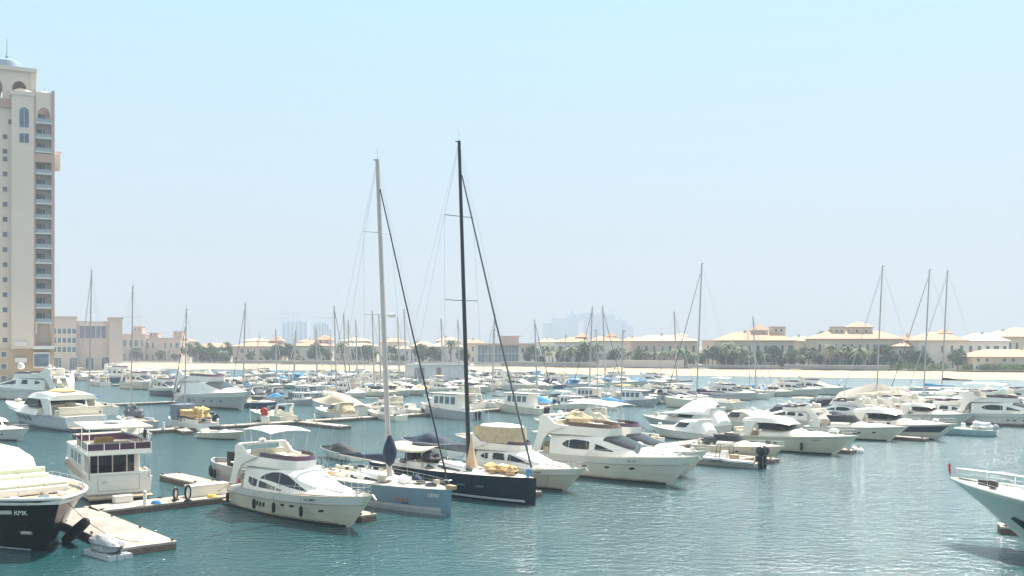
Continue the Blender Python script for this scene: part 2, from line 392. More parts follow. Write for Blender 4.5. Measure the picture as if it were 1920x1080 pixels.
    if dome: MB().lathe([(.1, 0), (.42, .15), (.45, .5), (.3, .85), (.05, .95)], (2.1 * s, 1.2 * s, 5.22 * s), 14).build('radar_dome', WHITE, t, True)
    gear(t, [(3.9 * s, -.8 * s, 3.9 * s), (5.6 * s, .2 * s, 3.9 * s), (6.2 * s, -1.1 * s, 3.9 * s), (.9 * s, 1.2 * s, 1.9 * s), (1.0 * s, -1.3 * s, 1.9 * s)], int(L * 10), .32 * s)
    if canopy:
        zc = 6.2 * s; x0, x1 = (2.2 * s, 6.6 * s) if canopy != 'long' else (1.2 * s, 7.4 * s)
        cb = MB(); n = 8; R = []
        for i in range(7):
            x = x0 + (x1 - x0) * i / 6; zz = zc + .25 * s * sin(pi * (.15 + .8 * i / 6))
            R.append([(x, -1.75 * s + 3.5 * s * j / n, zz + .18 * s * (1 - (2 * j / n - 1) ** 2)) for j in range(n + 1)])
        cb.grid(R); R2 = [[(p[0], p[1], p[2] - .06) for p in r] for r in R]; cb.grid([r[::-1] for r in R2])
        e = [R[0], R2[0]]; cb.grid(e); cb.grid([R2[-1], R[-1]]); cb.grid([[r[0] for r in R2], [r[0] for r in R]]); cb.grid([[r[-1] for r in R], [r[-1] for r in R2]])
        cb.build('bimini_canopy', WHITEC if canopy in ('bimini', 'long') else TANC, t, True)
        po = MB()
        for sd_ in (-1, 1):
            for x, xb in ((x0 + .1, x0 + .9 * s), (x1 - .2, x1 - 1.2 * s), ((x0 + x1) / 2, x0 + 1.2 * s)): po.tube([(xb, sd_ * 1.8 * s, 4.35 * s), (x, sd_ * 1.7 * s, zc + .1)], .02, 5)
        po.build('canopy_frame', STEEL, t)
    if enclosure:
        e = MB(); e.grid([[(x * s, y * s * .97, 4.4 * s), (x * s * .97 + .1, y * s * .93, 6.1 * s)] for x, y in [(2, -1.9), (4, -1.9), (6, -1.85), (7.3, -1.6), (7.9, -.8), (8, 0), (7.9, .8), (7.3, 1.6), (6, 1.85), (4, 1.9), (2, 1.9), (1.9, 0), (2, -1.9)]])
        e.build('canvas_enclosure', enclosure, t, True)
        tp = MB(); tp.lathe([(3.0 * s, 0), (2.9 * s, .12 * s), (1.4 * s, .28 * s), (.1, .32 * s)], (4.9 * s, 0, 6.08 * s), 20)
        for i in range(len(tp.v)): tp.v[i] = (tp.v[i][0], tp.v[i][1] * .62, tp.v[i][2])
        tp.build('enclosure_top', WHITEC, t, True)
    if det > 1:
        rail(t, S, L * .42, L * .985, .62 * s, .14 * s, 8, .02)
        for sd_ in (-1, 1):
            if slits:
                for j, x in enumerate((5.3, 5.85, 6.4)):
                    S.strip(MB(), [(x * s + .0, .50, .64), (x * s + .32 * s, .51, .65)], sd_, .02).build('hull_window', GLASS, t)
            for x, v in ports: S.disc(MB(), x * s, v, .3 * s, .035, sd_, .02).build('porthole', GLASS, t)
        an = MB(); an.tube([(L * .93, 0, 2.5 * s), (L * 1.0, 0, 2.6 * s), (L * 1.02, 0, 2.3 * s)], .06, 6).box((L * .9, 0, 2.68 * s), (.5, .35, .25)); an.build('anchor_gear', STEEL, t, True)
        sp = MB(); sp.box((-.45 * s, 0, .35 * s), (1.2 * s, B * .82, .16)); sp.build('swim_platform', TEAK, t, bevel=.04)
        lo_ = MB(); lo_.box((1.7 * s, 0, 2.0 * s), (.7 * s, 3 * s, .6 * s)).box((1.35 * s, 0, 2.35 * s), (.2 * s, 3 * s, .7 * s)); lo_.build('cockpit_sofa', VINYL, t, bevel=.06)
        ht = MB(); ht.box((13.2 * s, 0, 2.0), (.01, .01, .01))
    if reg:
        x = 12.4 * s
        for sd_ in (-1,): a = S.p(x - .6, sd_ * .9, .06); b = S.p(x + .6, sd_ * .9, .06); text_on(reg, .36, NAVY, t, S.p(x, sd_ * .9, .06), b - a, (0, 0, 1), 'registration')
    if flag:
        MB().tube([(.3 * s, 0, 1.8 * s), (-.2 * s, 0, 3.6 * s)], .02, 5).build('flag_pole', STEEL, t)
        fl = MB(); fl.grid([[(-.2 * s - .03 * j - .05, .05 * sin(j * 1.3), (3.6 - .14 * i) * s) for j in range(6)] for i in range(8)]); fl.build('flag', flag, t, True)
    t['_s'] = s
    return t, S
def sail_yacht(label, L=20, B=5.2, hm=None, Fa=1.5, Fb=1.9, mast_x=11, mast_h=28, mast_m=None, mr=.15, boom=7.5, boomz=2.9, cov=None, fore=.86, fore_m=None, fr=.06,
               group=None, det=2, rake=.3, mrake=.35, bowdir=None, stripe=None, nsp=3, name='sailing_yacht', dodger=None, wheels=True, spl=1.6, foretop=.84, deckm=None, backstay=True, shroud=.012):
    t = thing(name, label, 'sailboat', group); hm = hm or WHITE; mast_m = mast_m or ALU
    S = hull_surf(L, B, Fa, Fb, rake=rake, flare=.86, fd=2.0, fw=1.7, c=.3, tr=.86, sp=1.5, trk=-.0, draft=.45)
    S.skin(MB(), 26, 16).build('hull', hm, t, True, ang=50)
    for nm, a, b, mm in stripe or ():
        q = MB()
        for sd_ in (-1, 1): S.strip(q, [(L * i / 20, a, b) for i in range(21)], sd_, .012, 1)
        q.build(nm, mm, t, True)
    deck_mesh(S, MB(), .0, L * .995, drop=.02, inset=.02, crown=.1).build('deck', deckm or IVORY, t, True)
    tr_ = MB()
    for sd_ in (-1, 1): S.line(tr_, [(L * i / 20, 1) for i in range(21)], sd_, .035, 0, 5)
    tr_.build('toe_rail', WHITE if hm is not NAVY else GLASS, t, True)
    zd = Fa + .08; sx = L / 20.
    K = cab_surf([(L * .36, B * .28, B * .24, zd - .05, zd + .55), (L * .45, B * .29, B * .24, zd - .05, zd + .6), (L * .6, B * .26, B * .2, zd, zd + .45), (L * .7, B * .18, B * .12, zd + .05, zd + .25), (L * .76, B * .1, B * .05, zd + .1, zd + .14)], .1)
    cab_skin(K, MB(), 14, 2).build('coachroof', deckm or WHITE, t, True)
    for sd_ in (-1, 1): K.strip(MB(), [(L * .38, .6, .85), (L * .5, .58, .85), (L * .6, .68, .85)], sd_, .012, 1).build('cabin_window', GLASS, t)
    ck = MB()
    for sd_ in (-1, 1): ck.box((L * .2, sd_ * B * .27, zd + .2), (L * .3, .35 * sx, .45))
    ck.box((L * .355, 0, zd + .2), (.3, B * .5, .45)); ck.build('cockpit_coaming', WHITE, t, bevel=.05)
    MB().box((L * .19, 0, zd + .08), (L * .3, B * .46, .06)).build('cockpit_sole', TEAK, t)
    # mast, boom and rigging
    top = Vector((mast_x - mrake * mast_h / 10, 0, mast_h)); base = Vector((mast_x, 0, zd))
    mp = [base + (top - base) * (i / 8) + Vector((.0, 0, 0)) * 0 for i in range(9)]
    ms = MB().tube(mp, mr, 8, mr * .68).build('mast', mast_m, t, True)
    MB().tube([top, top + Vector((0, 0, .9))], .012, 4).tube([top + Vector((.1, 0, 0)), top + Vector((-.5, 0, .02))], .05, 5).build('masthead_gear', DARK, ms)
    for i in range(nsp):
        c = base + (top - base) * ((i + 1) / (nsp + .9)); w_ = spl * (1 - .12 * i)
        sp = MB()
        for sd_ in (-1, 1): sp.tube([c, c + Vector((-.35, sd_ * w_, .05))], .035, 5)
        sp.build('spreader', mast_m, ms)
    bz = boomz; be = Vector((mast_x - boom, 0, bz + .12))
    bo = MB().tube([(mast_x - .1, 0, bz), be], .11 * sx, 8).build('boom', mast_m, t, True)
    if cov:
        R = []; n = 14
        for i in range(n + 1):
            u = i / n; hh = (.16 + .5 * (1 - u) ** 1.2 + .05 * sin(9 * u)) * sx; x = mast_x - .15 - boom * .97 * u; ww = .2 * sx * (1 - .4 * u)
            R.append([(x, ww * cos(a), bz + .12 * u + hh * .45 + hh * .62 * sin(a)) for a in [2 * pi * k / 8 for k in range(8)]])
        q = MB(); q.grid(R, True); q.f.append(tuple(range(8))); q.f.append(tuple(n * 8 + k for k in range(8))); q.build('sail_cover', cov, t, True)
    rg = MB(); bowp = Vector((S.f(L * .985, 1).x, 0, Fb + .05)); ft = base + (top - base) * foretop
    if fore_m: MB().tube([ft + Vector((.25, 0, 0)), ft + (bowp - ft) * .5, bowp + (ft - bowp) * .03], fr * .8, 6, fr * 1.15).build('furled_jib', fore_m, t, True)
    rg.tube([top, bowp], shroud, 4)
    if backstay: rg.tube([top, (.15, .9, Fa + .1)], shroud, 4); rg.tube([top, (.15, -.9, Fa + .1)], shroud, 4)
    for sd_ in (-1, 1):
        ch = S.f(mast_x - .3, 1); pts = [Vector((ch.x - .2, sd_ * (ch.y - .1), ch.z))]
        for i in range(nsp):
            c = base + (top - base) * ((i + 1) / (nsp + .9)); pts.append(c + Vector((-.35, sd_ * spl * (1 - .12 * i), .05)))
        pts.append(top - Vector((0, 0, .6)))
        for a, b in zip(pts, pts[1:]): rg.tube([a, b], shroud, 4)
    rg.build('rigging', ALUD, t)
    if det > 1:
        rail(t, S, L * .04, L * .97, .6, .1, 10, .014, name='lifeline')
        if wheels:
            for y in (-.2, .2):
                MB().torus((L * .1, B * y * 1.25, zd + .95), .5 * sx, .035, 'X').tube([(L * .1, B * y * 1.25, zd + .1), (L * .1, B * y * 1.25, zd + .95)], .07, 6).build('steering_wheel', RUBBER, t, True)
        wi = MB()
        for x, y in ((.3, .27), (.24, .27), (.16, .27), (.3, -.27), (.24, -.27), (.16, -.27), (.4, .12), (.4, -.12)): wi.lathe([(.13, 0), (.09, .1), (.12, .25), (.05, .27)], (L * x, B * y, zd + .42 + (.18 if x > .35 else 0)), 8)
        wi.build('winch', STEEL, t, True)
        ha = MB()
        for x in (.66, .79, .5): ha.box((L * x, 0, zd + (.45 if x < .6 else .3 if x < .7 else .22)), (.7, .7, .1))
        ha.build('deck_hatch', GLASS, t, bevel=.03)
        pu = MB(); pb = S.f(L * .9, 1)
        pu.tube([(pb.x, pb.y - .1, pb.z + .6), (bowp.x + .1, .15, Fb + .75), (bowp.x + .1, -.15, Fb + .75), (pb.x, -pb.y + .1, pb.z + .6)], .02, 5)
        pu.build('pulpit', STEEL, t, True)
    gear(t, [(L * .3, .5, zd + .1), (L * .16, -.6, zd + .1), (L * .62, -B * .2, zd + .1), (L * .74, B * .12, zd + .2), (L * .86, .1, zd + .25), (L * .47, B * .33, zd + .1)], int(L * 7 + mast_h), .3 * sx + .08)
    if dodger:
        D = cab_surf([(L * .34, B * .3, B * .26, zd + .4, zd + 1.35), (L * .39, B * .3, B * .25, zd + .4, zd + 1.3), (L * .43, B * .27, B * .18, zd + .4, zd + .6)], .25)
        cab_skin(D, MB(), 12, 2).build('spray_hood', dodger, t, True)
    return t, S
def cruiser(label, L=12, B=3.7, hm=None, group=None, det=2, cover=None, arch=True, band=None, ports=3, name='motor_cruiser', reg=None, glass=None, top=None, cat='cruiser', hard=False, slot=False):
    t = thing(name, label, cat, group); hm = hm or WHITE; s = L / 12.
    S = hull_surf(L, B, 1.15 * s, 1.75 * s, rake=2.2 * s, flare=.8, fd=2.2, fw=1.6, c=.28, tr=.92, sp=1.4, hp=1.15)
    S.skin(MB(), 24, 16).build('hull', hm, t, True, ang=50)
    st = MB()
    for sd_ in (-1, 1): S.strip(st, [(L * i / 20, .285, .34) for i in range(21)], sd_, .012, 1)
    st.build('boot_stripe', NAVY, t, True)
    rr = MB()
    for sd_ in (-1, 1): S.line(rr, [(L * i / 20, .93) for i in range(21)], sd_, .035 * s, .02)
    rr.build('rub_rail', ALUD, t, True)
    if band:
        q = MB()
        for sd_ in (-1, 1): S.strip(q, [(L * (.12 + .86 * i / 18), .62, .9) for i in range(19)], sd_, .014, 2)
        q.build('colour_band', band, t, True)
    if slot:
        for sd_ in (-1, 1): S.strip(MB(), [(L * .3, .62, .64), (L * .4, .6, .7), (L * .6, .6, .72), (L * .78, .66, .74)], sd_, .02, 1).build('hull_window', GLASS, t, True)
    deck_mesh(S, MB(), .0, .995 * L, drop=.04, crown=.1).build('deck', WHITE, t, True)
    K = cab_surf([(x * s, a * s, b * s, z * s, zz * s) for x, a, b, z, zz in [(3.4, 1.5, 1.3, 1.1, 1.9), (5.2, 1.5, 1.2, 1.15, 1.95), (6.4, 1.45, 1.1, 1.2, 1.95), (8.6, 1.1, .7, 1.35, 1.85), (10.3, .6, .3, 1.5, 1.75), (11.2, .15, .05, 1.6, 1.66)]], .25 * s)
    cab_skin(K, MB(), 16, 2).build('foredeck_cabin', IVORY, t, True, ang=60)
    # windscreen wrapped round the helm
    ws = MB(); P = [(3.6, -1.42), (4.8, -1.38), (5.8, -1.15), (6.3, -.6), (6.45, 0), (6.3, .6), (5.8, 1.15), (4.8, 1.38), (3.6, 1.42)]
    ws.grid([[(x * s, y * s, 1.85 * s), ((x - .75) * s, y * s * .84, 2.55 * s), ((x - .8) * s, y * s * .8, 2.55 * s), ((x - .1) * s, y * s * .96, 1.85 * s)] for x, y in P])
    ws.build('windscreen', glass or GLASS, t, True)
    MB().tube([((x - .76) * s, y * s * .83, 2.57 * s) for x, y in P], .03, 5).build('windscreen_frame', STEEL, t, True)
    se = MB(); se.box((1.0 * s, 0, 1.35 * s), (.6 * s, 2.6 * s, .5 * s)).box((.75 * s, 0, 1.6 * s), (.2 * s, 2.6 * s, .5 * s)).box((3.6 * s, -.5 * s, 1.6 * s), (.5 * s, .6 * s, .9 * s)); se.build('cockpit_seats', VINYL, t, bevel=.05)
    gear(t, [(1.8 * s, .8 * s, 1.2 * s), (2.4 * s, -.7 * s, 1.2 * s), (2.9 * s, .3 * s, 1.3 * s), (9.6 * s, .15 * s, 1.85 * s), (.9 * s, -1.1 * s, 1.3 * s)], int(L * 13), .28 * s)
    if hard:
        Kh = cab_surf([(x * s, a * s, b * s, z * s, zz * s) for x, a, b, z, zz in [(1.6, 1.4, 1.2, 2.35, 2.75), (3.5, 1.4, 1.2, 2.4, 3.0), (5.3, 1.25, .95, 2.4, 2.85), (6.1, 1.0, .7, 2.3, 2.45)]], .15)
        cab_skin(Kh, MB(), 12, 2).build('hardtop', WHITE, t, True)
        hp_ = MB()
        for sd_ in (-1, 1): hp_.slab([(1.6 * s, 1.2 * s), (2.4 * s, 1.2 * s), (3.1 * s, 2.5 * s), (1.9 * s, 2.5 * s)], sd_ * 1.4 * s, sd_ * 1.28 * s)
        hp_.build('hardtop_leg', WHITE, t, bevel=.03)
        for sd_ in (-1, 1): Kh_ = MB().slab([(3.2 * s, 1.85 * s), (5.6 * s, 1.85 * s), (4.9 * s, 2.42 * s), (3.5 * s, 2.42 * s)], sd_ * 1.38 * s, sd_ * 1.30 * s).build('side_window', GLASS, t)
    elif arch:
        ar = MB()
        for sd_ in (-1, 1): ar.slab([(1.2 * s, 1.1 * s), (2.2 * s, 1.1 * s), (2.0 * s, 2.2 * s), (1.2 * s, 3.1 * s), (.7 * s, 3.1 * s), (1.2 * s, 2.0 * s)], sd_ * 1.5 * s, sd_ * 1.38 * s)
        ar.box((.95 * s, 0, 3.08 * s), (.5 * s, 2.95 * s, .12 * s)); ar.build('radar_arch', WHITE, t, bevel=.03)
    if cover:
        Q = cab_surf([(x * s, a * s, b * s, z * s, zz * s) for x, a, b, z, zz in [(-.1, 1.5, 1.2, 1.1, 1.7), (1.0, 1.58, 1.3, 1.15, 3.2 if arch else 2.2), (3.0, 1.56, 1.2, 1.2, 2.95), (5.2, 1.5, .95, 1.3, 2.75), (6.6, 1.2, .7, 1.4, 2.0)]], .3 * s)
        m_ = MB(); cab_skin(Q, m_, 14, 3)
        rnd = random.Random(int(L * 100)); m_.v = [(x + rnd.uniform(-.03, .03), y + rnd.uniform(-.03, .03), z + rnd.uniform(-.05, .05)) for x, y, z in m_.v]
        m_.build('canvas_cover', cover, t, True)
    elif top:
        m_ = MB(); m_.grid([[((1.0 + 3.4 * i / 5) * s, (-1.35 + 2.7 * j / 6) * s, (3.05 + .2 * sin(pi * i / 5) + .15 * (1 - (j / 3 - 1) ** 2)) * s) for j in range(7)] for i in range(6)])
        o_ = m_.build('bimini_canopy', top, t, True); md = o_.modifiers.new('Solid', 'SOLIDIFY'); md.thickness = .05
        p_ = MB()
        for sd_ in (-1, 1):
            for x in (1.1, 4.3): p_.tube([((2.7 + (x - 2.7) * .5) * s, sd_ * 1.45 * s, 1.2 * s), (x * s, sd_ * 1.33 * s, 3.05 * s)], .02, 5)
        p_.build('canopy_frame', STEEL, t)
    if det > 1:
        rail(t, S, L * .45, L * .98, .5 * s, .12 * s, 6, .018)
        for sd_ in (-1, 1):
            for i in range(ports): S.disc(MB(), L * (.45 + .13 * i), .68 + .0 * i, .24 * s, .045, sd_, .02, 10).build('porthole', GLASS, t)
        MB().box((-.35 * s, 0, .3 * s), (.9 * s, B * .8, .12)).build('swim_platform', TEAK, t, bevel=.03)
        MB().box((7.6 * s, 0, 1.95 * s), (.6 * s, .6 * s, .08), tilt=.05).build('deck_hatch', GLASS, t, bevel=.03)
    if reg:
        a = S.p(L * .72, -.84, .03); b = S.p(L * .78, -.84, .03); text_on(reg, .28, NAVY, t, S.p(L * .75, -.84, .03), b - a, (0, 0, 1), 'registration')
    return t, S
def outboard(parent, x, y, z, s=1, m=None, name='outboard_motor', tilt=0):
    Rm = Matrix.Rotation(tilt, 3, 'Y')
    def tr(mb): mb.v = [tuple(Rm @ (Vector(v) * s) + Vector((x, y, z))) for v in mb.v]; return mb
    cw = tr(MB().blob((-.25, 0, .62), (.36, .22, .34), 1, .05, 12, 8)).build('cowling', m or DARK, None, True); cw.name = name; cw.parent = parent
    tr(MB().box((-.22, 0, .05), (.26, .2, .75), tx=1.3).box((-.22, 0, -.55), (.34, .07, .6)).box((-.02, 0, .15), (.25, .22, .35))).build('motor_leg', m or DARK, cw, bevel=.02)
    tr(MB().lathe([(.03, -.25), (.09, -.1), (.09, .15), (.03, .25)], (-.25, 0, -.78), 8, 'X')).build('gearcase', DARK, cw, True)
    return cw
def runabout(label, L=7.5, B=2.5, hm=None, group=None, cover=None, top=None, motors=1, name='motorboat', console=True, det=1, cat='motorboat', mcol=None, cuddy=False):
    t = thing(name, label, cat, group); hm = hm or WHITE; s = L / 7.5
    S = hull_surf(L, B, .75 * s, 1.1 * s, rake=1.3 * s, flare=.78, fd=2.1, fw=1.6, c=.3, tr=.9, sp=1.5)
    S.skin(MB(), 16, 12).build('hull', hm, t, True, ang=50)
    gw = MB()
    for sd_ in (-1, 1): S.line(gw, [(L * i / 16, 1) for i in range(17)], sd_, .05, 0, 5)
    gw.build('gunwale', WHITE if hm is not WHITE else LGREY, t, True)
    deck_mesh(S, MB(), .0, .99 * L, drop=.25 * s if not cover else .05, crown=.0).build('deck', IVORY, t, True)
    if cuddy:
        K = cab_surf([(L * .38, B * .36, B * .3, .5, 1.75 * s), (L * .55, B * .36, B * .27, .6, 1.65 * s), (L * .68, B * .3, B * .2, .7, 1.1 * s), (L * .85, B * .15, B * .08, .8, .98 * s)], .15)
        cab_skin(K, MB(), 12, 2).build('cabin', WHITE, t, True)
        for sd_ in (-1, 1): K.strip(MB(), [(L * .4, .55, .75), (L * .5, .53, .75), (L * .6, .6, .75)], sd_, .02, 1).build('side_window', GLASSB, t)
        ws = MB(); ws.grid([[K.p(L * x, v, .02) for v in (-.4, -.2, 0, .2, .4)] for x in (.56, .6, .66)]); ws.build('windscreen', GLASSB, t, True)
    if cover:
        Q = cab_surf([(0, B * .42, B * .3, .72 * s, .95 * s), (L * .2, B * .47, B * .3, .75 * s, 1.5 * s), (L * .45, B * .48, B * .25, .8 * s, 1.85 * s), (L * .7, B * .38, B * .15, .9 * s, 1.4 * s), (L * .97, B * .05, B * .02, 1.05 * s, 1.15 * s)], .3)
        m_ = MB(); cab_skin(Q, m_, 12, 2); rnd = random.Random(int(L * 77)); m_.v = [(x, y + rnd.uniform(-.03, .03), z + rnd.uniform(-.05, .05)) for x, y, z in m_.v]
        m_.build('boat_cover', cover, t, True)
    elif console and not cuddy:
        MB().box((L * .45, 0, 1.0 * s), (.7 * s, .8 * s, 1.1 * s), tx=.7).build('console', WHITE, t, bevel=.05)
        MB().box((L * .5, 0, 1.62 * s), (.1, .7 * s, .4 * s), tilt=-.4).build('windscreen', GLASSB, t)
        MB().box((L * .3, 0, .85 * s), (.5 * s, 1.0 * s, .7 * s)).build('helm_seat', VINYL, t, bevel=.05)
    if top:
        m_ = MB().box((L * .42, 0, 2.25 * s), (2.1 * s, 1.7 * s, .1 * s)); m_.build('canopy', top, t, bevel=.04)
        p_ = MB()
        for sd_ in (-1, 1):
            for x in (-.5, .5): p_.tube([(L * .42 + x * s, sd_ * .55 * s, .5 * s), (L * .42 + x * 1.4 * s, sd_ * .7 * s, 2.22 * s)], .025, 5)
        p_.build('canopy_frame', STEEL, t)
    if not cover: gear(t, [(L * .2, .4, .6 * s), (L * .62, -.2, .85 * s), (L * .74, .15, .95 * s), (L * .12, -.5, .6 * s)], int(L * 17), .26 * s)
    for i in range(motors): outboard(t, -.05, (i - (motors - 1) / 2) * .62 * s, .45 * s, s * 1.1, mcol)
    return t, S
def cabin_boat(label, L=11, B=3.6, hm=None, group=None, name='cabin_boat', cat='boat', motors=0, roofm=None, wm=None, x0=.25, x1=.72, h=1.9):
    t = thing(name, label, cat, group); hm = hm or WHITE; s = L / 11.
    S = hull_surf(L, B, 1.0 * s, 1.7 * s, rake=1.4 * s, flare=.84, fd=2.3, fw=1.7, c=.28, tr=.9)
    S.skin(MB(), 18, 14).build('hull', hm, t, True, ang=50)
    st = MB()
    for sd_ in (-1, 1): S.strip(st, [(L * i / 16, .285, .36) for i in range(17)], sd_, .012, 1); S.line(st, [(L * i / 16, .95) for i in range(17)], sd_, .04, .02)
    st.build('stripe', LGREY, t, True)
    deck_mesh(S, MB(), 0, .99 * L, drop=.1, crown=.08).build('deck', IVORY, t, True)
    zb = 1.0 * s; K = cab_surf([(L * x0, B * .38, B * .34, zb, zb + h * s), (L * (x0 + x1) / 2, B * .38, B * .34, zb, zb + h * s), (L * (x1 - .06), B * .36, B * .3, zb, zb + h * s), (L * x1, B * .34, B * .26, zb, zb + .9 * s), (L * (x1 + .13), B * .2, B * .15, zb, zb + .75 * s)], .12)
    cab_skin(K, MB(), 14, 1).build('wheelhouse', WHITE, t, True, ang=40)
    n = 4
    for sd_ in (-1, 1):
        for i in range(n):
            a = L * (x0 + (x1 - .08 - x0) * (i + .12) / n); b = L * (x0 + (x1 - .08 - x0) * (i + .88) / n)
            K.strip(MB(), [(a, .52, .78), (b, .52, .78)], sd_, .02, 1).build('side_window', wm or GLASSB, t)
    ws = MB(); ws.grid([[K.p(L * x, v, .03) for v in (-.4, -.2, 0, .2, .4)] for x in (x1 - .052, x1 - .03, x1 - .005)]); ws.build('windscreen', wm or GLASSB, t)
    rf = MB().box((L * (x0 + x1 - .1) / 2, 0, zb + (h + .06) * s), (L * (x1 - x0 + .08), B * .76, .1)); rf.build('roof', roofm or WHITE, t, bevel=.04)
    MB().tube([(L * .45, 0, zb + h * s), (L * .43, 0, zb + (h + 1.4) * s)], .03, 5).lathe([(.2, 0), (.24, .08), (.1, .16)], (L * .5, .3, zb + (h + .1) * s), 10).build('mast_and_radar', WHITE, t, True)
    rail(t, S, L * .5, L * .98, .55, .12, 5, .02)
    gear(t, [(L * .1, .6, .95 * s), (L * .16, -.5, .95 * s), (L * .2, .2, .95 * s), (L * .88, 0, 1.45 * s)], int(L * 19), .35 * s)
    for i in range(motors): outboard(t, -.05, (i - (motors - 1) / 2) * .7, .5, 1.2)
    return t, S
# ---------------------------------------------------------------- the setting
def water_mat():
    m = bpy.data.materials.new('harbour_water'); m.use_nodes = True; t = m.node_tree; b = t.nodes['Principled BSDF']; L = t.links
    b.inputs['Roughness'].default_value = .09; b.inputs['IOR'].default_value = 1.62
    b.inputs['Specular IOR Level'].default_value = .5
    g = t.nodes.new('ShaderNodeNewGeometry')
    n0 = t.nodes.new('ShaderNodeTexNoise'); n0.inputs['Scale'].default_value = .03; n0.inputs['Detail'].default_value = 3
    L.new(g.outputs['Position'], n0.inputs['Vector'])
    r = t.nodes.new('ShaderNodeValToRGB'); r.color_ramp.elements[0].position = .35; r.color_ramp.elements[1].position = .65
    r.color_ramp.elements[0].color = (.010, .056, .062, 1); r.color_ramp.elements[1].color = (.018, .078, .086, 1)
    L.new(n0.outputs['Fac'], r.inputs[0])
    sx_ = t.nodes.new('ShaderNodeSeparateXYZ'); L.new(g.outputs['Position'], sx_.inputs[0])
    ma = t.nodes.new('ShaderNodeMath'); ma.operation = 'MULTIPLY_ADD'; ma.inputs[1].default_value = .45; L.new(sx_.outputs['X'], ma.inputs[0]); L.new(sx_.outputs['Y'], ma.inputs[2])   # rises towards the sandy shore
    mr_ = t.nodes.new('ShaderNodeMapRange'); mr_.inputs['From Min'].default_value = 250; mr_.inputs['From Max'].default_value = 462; L.new(ma.outputs[0], mr_.inputs['Value'])
    mc = t.nodes.new('ShaderNodeMix'); mc.data_type = 'RGBA'; mc.inputs[7].default_value = (.014, .075, .10, 1); L.new(mr_.outputs[0], mc.inputs[0]); L.new(r.outputs[0], mc.inputs[6]); L.new(mc.outputs[2], b.inputs['Base Color'])
    mq = t.nodes.new('ShaderNodeMapRange'); mq.inputs['From Min'].default_value = 110; mq.inputs['From Max'].default_value = 330; mq.inputs['To Min'].default_value = .07; mq.inputs['To Max'].default_value = .3; L.new(ma.outputs[0], mq.inputs['Value']); L.new(mq.outputs[0], b.inputs['Roughness'])
    prev = None
    for sc1, strech, st, dist in ((.16, (1, 1.5, 1), .3, .6), (.85, (1, 1.8, 1), .8, .28), (2.1, (1, 1.6, 1), .9, .16), (5.5, (1, 1.3, 1), .9, .06)):
        mp = t.nodes.new('ShaderNodeMapping'); mp.inputs['Scale'].default_value = strech; mp.inputs['Rotation'].default_value = (0, 0, .35)
        L.new(g.outputs['Position'], mp.inputs['Vector'])
        n = t.nodes.new('ShaderNodeTexNoise'); n.inputs['Scale'].default_value = sc1; n.inputs['Detail'].default_value = 3; n.inputs['Distortion'].default_value = .4
        L.new(mp.outputs[0], n.inputs['Vector'])
        bp = t.nodes.new('ShaderNodeBump'); bp.inputs['Strength'].default_value = st; bp.inputs['Distance'].default_value = dist
        L.new(n.outputs['Fac'], bp.inputs['Height'])
        if prev: L.new(prev.outputs[0], bp.inputs['Normal'])
        prev = bp
    L.new(prev.outputs[0], b.inputs['Normal'])
    return m
wm_ = MB(); wm_.add([(-2900, -60, 0), (2900, -60, 0), (2900, 2900, 0), (-2900, 2900, 0)], [(0, 1, 2, 3)])
wo = wm_.build('water', water_mat()); wo['kind'] = 'structure'
hz = MB().box((0, 1220, 77), (5960, 2700, 156)).build('haze', WHITE); hz['kind'] = 'stuff'
hm_ = bpy.data.materials.new('haze_air'); hm_.use_nodes = True; t = hm_.node_tree; t.nodes.clear()
ho = t.nodes.new('ShaderNodeOutputMaterial'); pv = t.nodes.new('ShaderNodeVolumePrincipled')
pv.inputs['Color'].default_value = (.41, .465, .54, 1); pv.inputs['Density'].default_value = .0005; pv.inputs['Anisotropy'].default_value = .1
t.links.new(pv.outputs[0], ho.inputs['Volume']); hz.data.materials.clear(); hz.data.materials.append(hm_)
# water and air meet inside the haze box, which starts a metre below the water
SAND = mat('beach_sand', (.6, .4, .23), .95, var=.08, sc_=.06)
LAND = mat('dry_ground', (.32, .29, .22), .95, var=.15, sc_=.05)
QUAY = mat('quay_paving', (.5, .46, .41), .9, var=.12, sc_=.2)
def shore(X): return 463 - .45 * X
XS = [-700, -420, -300, -230, -156, -80, 0, 70, 130, 188, 260, 340, 600]
bm_ = MB(); bm_.grid([[(x, shore(x) + 1.3 * sin(x * .05) - 3, -.4) for x in XS], [(x, shore(x) + 1.3 * sin(x * .05) + 1, .25) for x in XS], [(x, shore(x) + 10, .9) for x in XS], [(x, shore(x) + 32, 1.9) for x in XS]])
bm_.build('beach', SAND, None, True)['kind'] = 'structure'
lm_ = MB(); lm_.grid([[(x, shore(x) + 31, 1.87) for x in [-2880] + XS + [2880]], [(x, 2560, 2.6) for x in [-2880] + XS + [2880]]])
lm_.v = [(x, max(y, 210) if abs(x) > 2000 else y, z) for x, y, z in lm_.v]
lm_.build('ground', LAND)['kind'] = 'structure'
MB().prism([(-420, 236), (-112, 250), (-134, 305), (-176, 400), (-150, 436), (-178, 470), (-232, 572), (-420, 640)], -1, 2.1).build('quay', QUAY)['kind'] = 'structure'
